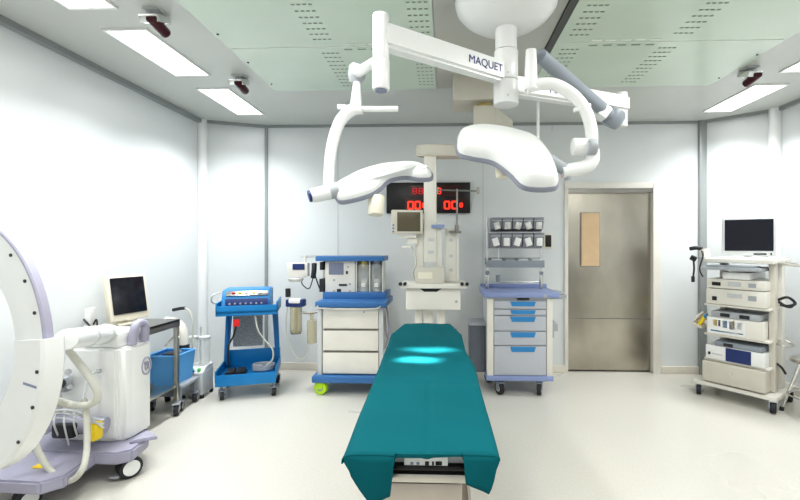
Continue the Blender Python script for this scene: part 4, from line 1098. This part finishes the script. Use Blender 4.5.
    car = arc(-66, 6, R1-.17, R1+.025, -.05, .045, 'white', 'carriage', root, 20, .012)
    b = MB()
    for a, r in ((-7, .0), (-22, .01), (-40, .01), (-58, .0)):
        a = math.radians(a); d = U*math.cos(a)+V*math.sin(a); p = C+d*(R1+r)+N*.044; b.cyl(p, p+N*.006, .008, n=8)
    build_each(b, 'screw', 'dark', car, o)
    for a, nm in ((-124, 'xray_tube'), (128, 'image_detector')):
        a = math.radians(a); d = U*math.cos(a)+V*math.sin(a); p = C+d*(R1-.12)
        MB().cyl(p+d*.06, p-d*.16, .10 if nm == 'xray_tube' else .13, n=28, bev=.015).build(nm, 'white', root, o)
    # small lettering on the carriage
    a = math.radians(-14); d = U*math.cos(a)+V*math.sin(a); p = C+d*(R1-.04)+N*.0455
    MB().box(p, (.09, .004, .010), 0, rotm(0, .1, math.atan2(U.y, U.x))).box(p+Vector((.01, 0, -.018)), (.06, .004, .007), 0, rotm(0, .1, math.atan2(U.y, U.x))).build('name_strip', 'inkgrey', car, o)
    # horizontal arm from carriage to cabinet
    s = Vector((-1.88, 2.02, 1.06)); e = Vector((-2.30, 2.80, .925))
    ar = MB().cyl(s, e, .052, .062, n=24, bev=.01).build('support_arm', 'white', root, o)
    dd = (e-s).normalized()
    build_each(MB().cyl(s+dd*.35, s+dd*.39, .060, n=24).cyl(s+dd*.72, s+dd*.76, .064, n=24), 'ring_band', 'grey_light', ar, o)
    MB().box(e+Vector((-.02, .08, -.04)), (.24, .26, .10), .02).build('arm_mount', 'white', root, o)
    # connector panel on the front
    MB().box(W(62, 384, 2.70), (.10, .06, .10), .015).build('control_block', 'grey_mid', root, o)
    MB().cyl(W(60, 384, 2.66), W(60, 384, 2.60), .03, n=14).build('knob', 'dark', root, o)
    build_each(MB().cyl(W(68, 372, 2.66), W(68, 372, 2.62), .02, n=12).cyl(W(70, 387, 2.68), W(70, 387, 2.62), .016, n=12), 'knob', 'chrome', root, o)
    MB().tube([W(50, 422, 2.68), W(70, 424, 2.66), W(105, 426, 2.68)], .055, n=12, sub=3).build('cable_bracket', 'lavender', root, o)
    MB().box(W(66, 430, 2.61), (.14, .07, .09), .02).build('connector', 'dark', root, o)
    MB().box(W(94, 431, 2.60), (.07, .07, .11), .014).build('connector', 'yellow', root, o)
    b = MB()
    for k, (a_, b_, c_) in enumerate(((418, 424, 436), (413, 420, 441), (410, 428, 434))):
        b.tube([W(49, a_+2, 2.6), W(62, a_, 2.57), W(80, a_+3, 2.55), W(104, b_, 2.6)], .006, n=6)
        b.tube([W(56+9*k, 412, 2.6), W(54+10*k, 424, 2.54), W(60+9*k, c_+4, 2.6)], .006, n=6)
    b.build('wiring', 'grey_light', root, o)
    hp = lambda px, py, Y=2.5: W(px, py, Y)
    MB().tube([hp(44, 336, 2.2), hp(60, 342, 2.35), hp(78, 362), hp(94, 384), hp(98, 397), hp(88, 405), hp(68, 404), hp(46, 397, 2.35)], .022, n=12).build('thick_cable', 'hose_grey', root, o)
    MB().tube([hp(38, 398, 2.35), hp(32, 418, 2.4), hp(36, 446, 2.4), hp(50, 470, 2.4), hp(68, 481, 2.4), hp(82, 470, 2.4), hp(87, 446, 2.48), hp(86, 410, 2.52), hp(84, 400, 2.55)], .018, n=12).build('thick_cable', 'hose_grey', root, o)
    MB().tube([hp(82, 404, 2.58), hp(86, 385, 2.62), hp(92, 374, 2.66), hp(99, 371, 2.7)], .008, n=8).build('cable', 'grey_light', root, o)
    MB().cyl(hp(97, 371, 2.71), hp(100, 371, 2.71), .014).build('plug', 'grey_mid', root, o)
c_arm()

# ------------------------------------------------------------------ light and world
w = bpy.data.worlds.new('world'); sc.world = w; w.use_nodes = True
bg = w.node_tree.nodes['Background']; bg.inputs[0].default_value = (.95, .98, 1, 1); bg.inputs[1].default_value = .5
# unseen side rows of room luminaires, plus central lamps added to brighten the room
for X, Y in ((-2.0, .4), (2.8, .4), (.35, .2), (-2.0, -1.2), (2.8, -1.2), (-.8, 1.7), (1.6, 1.7)):
    ld = bpy.data.lights.new('room_fill_lamp', 'AREA'); ld.shape = 'RECTANGLE'; ld.size = .5; ld.size_y = 1.0; ld.energy = (30 if Y > 1 else 20 if X > 2 else 13); ld.color = (1, .99, .97)
    lo = bpy.data.objects.new('room_fill_lamp', ld); COL.objects.link(lo); lo.location = (X, Y, HT-.04)
sc.view_settings.view_transform = 'Standard'
sc.view_settings.exposure = -0.08
try: sc.view_settings.look = 'Medium High Contrast'
except TypeError: pass
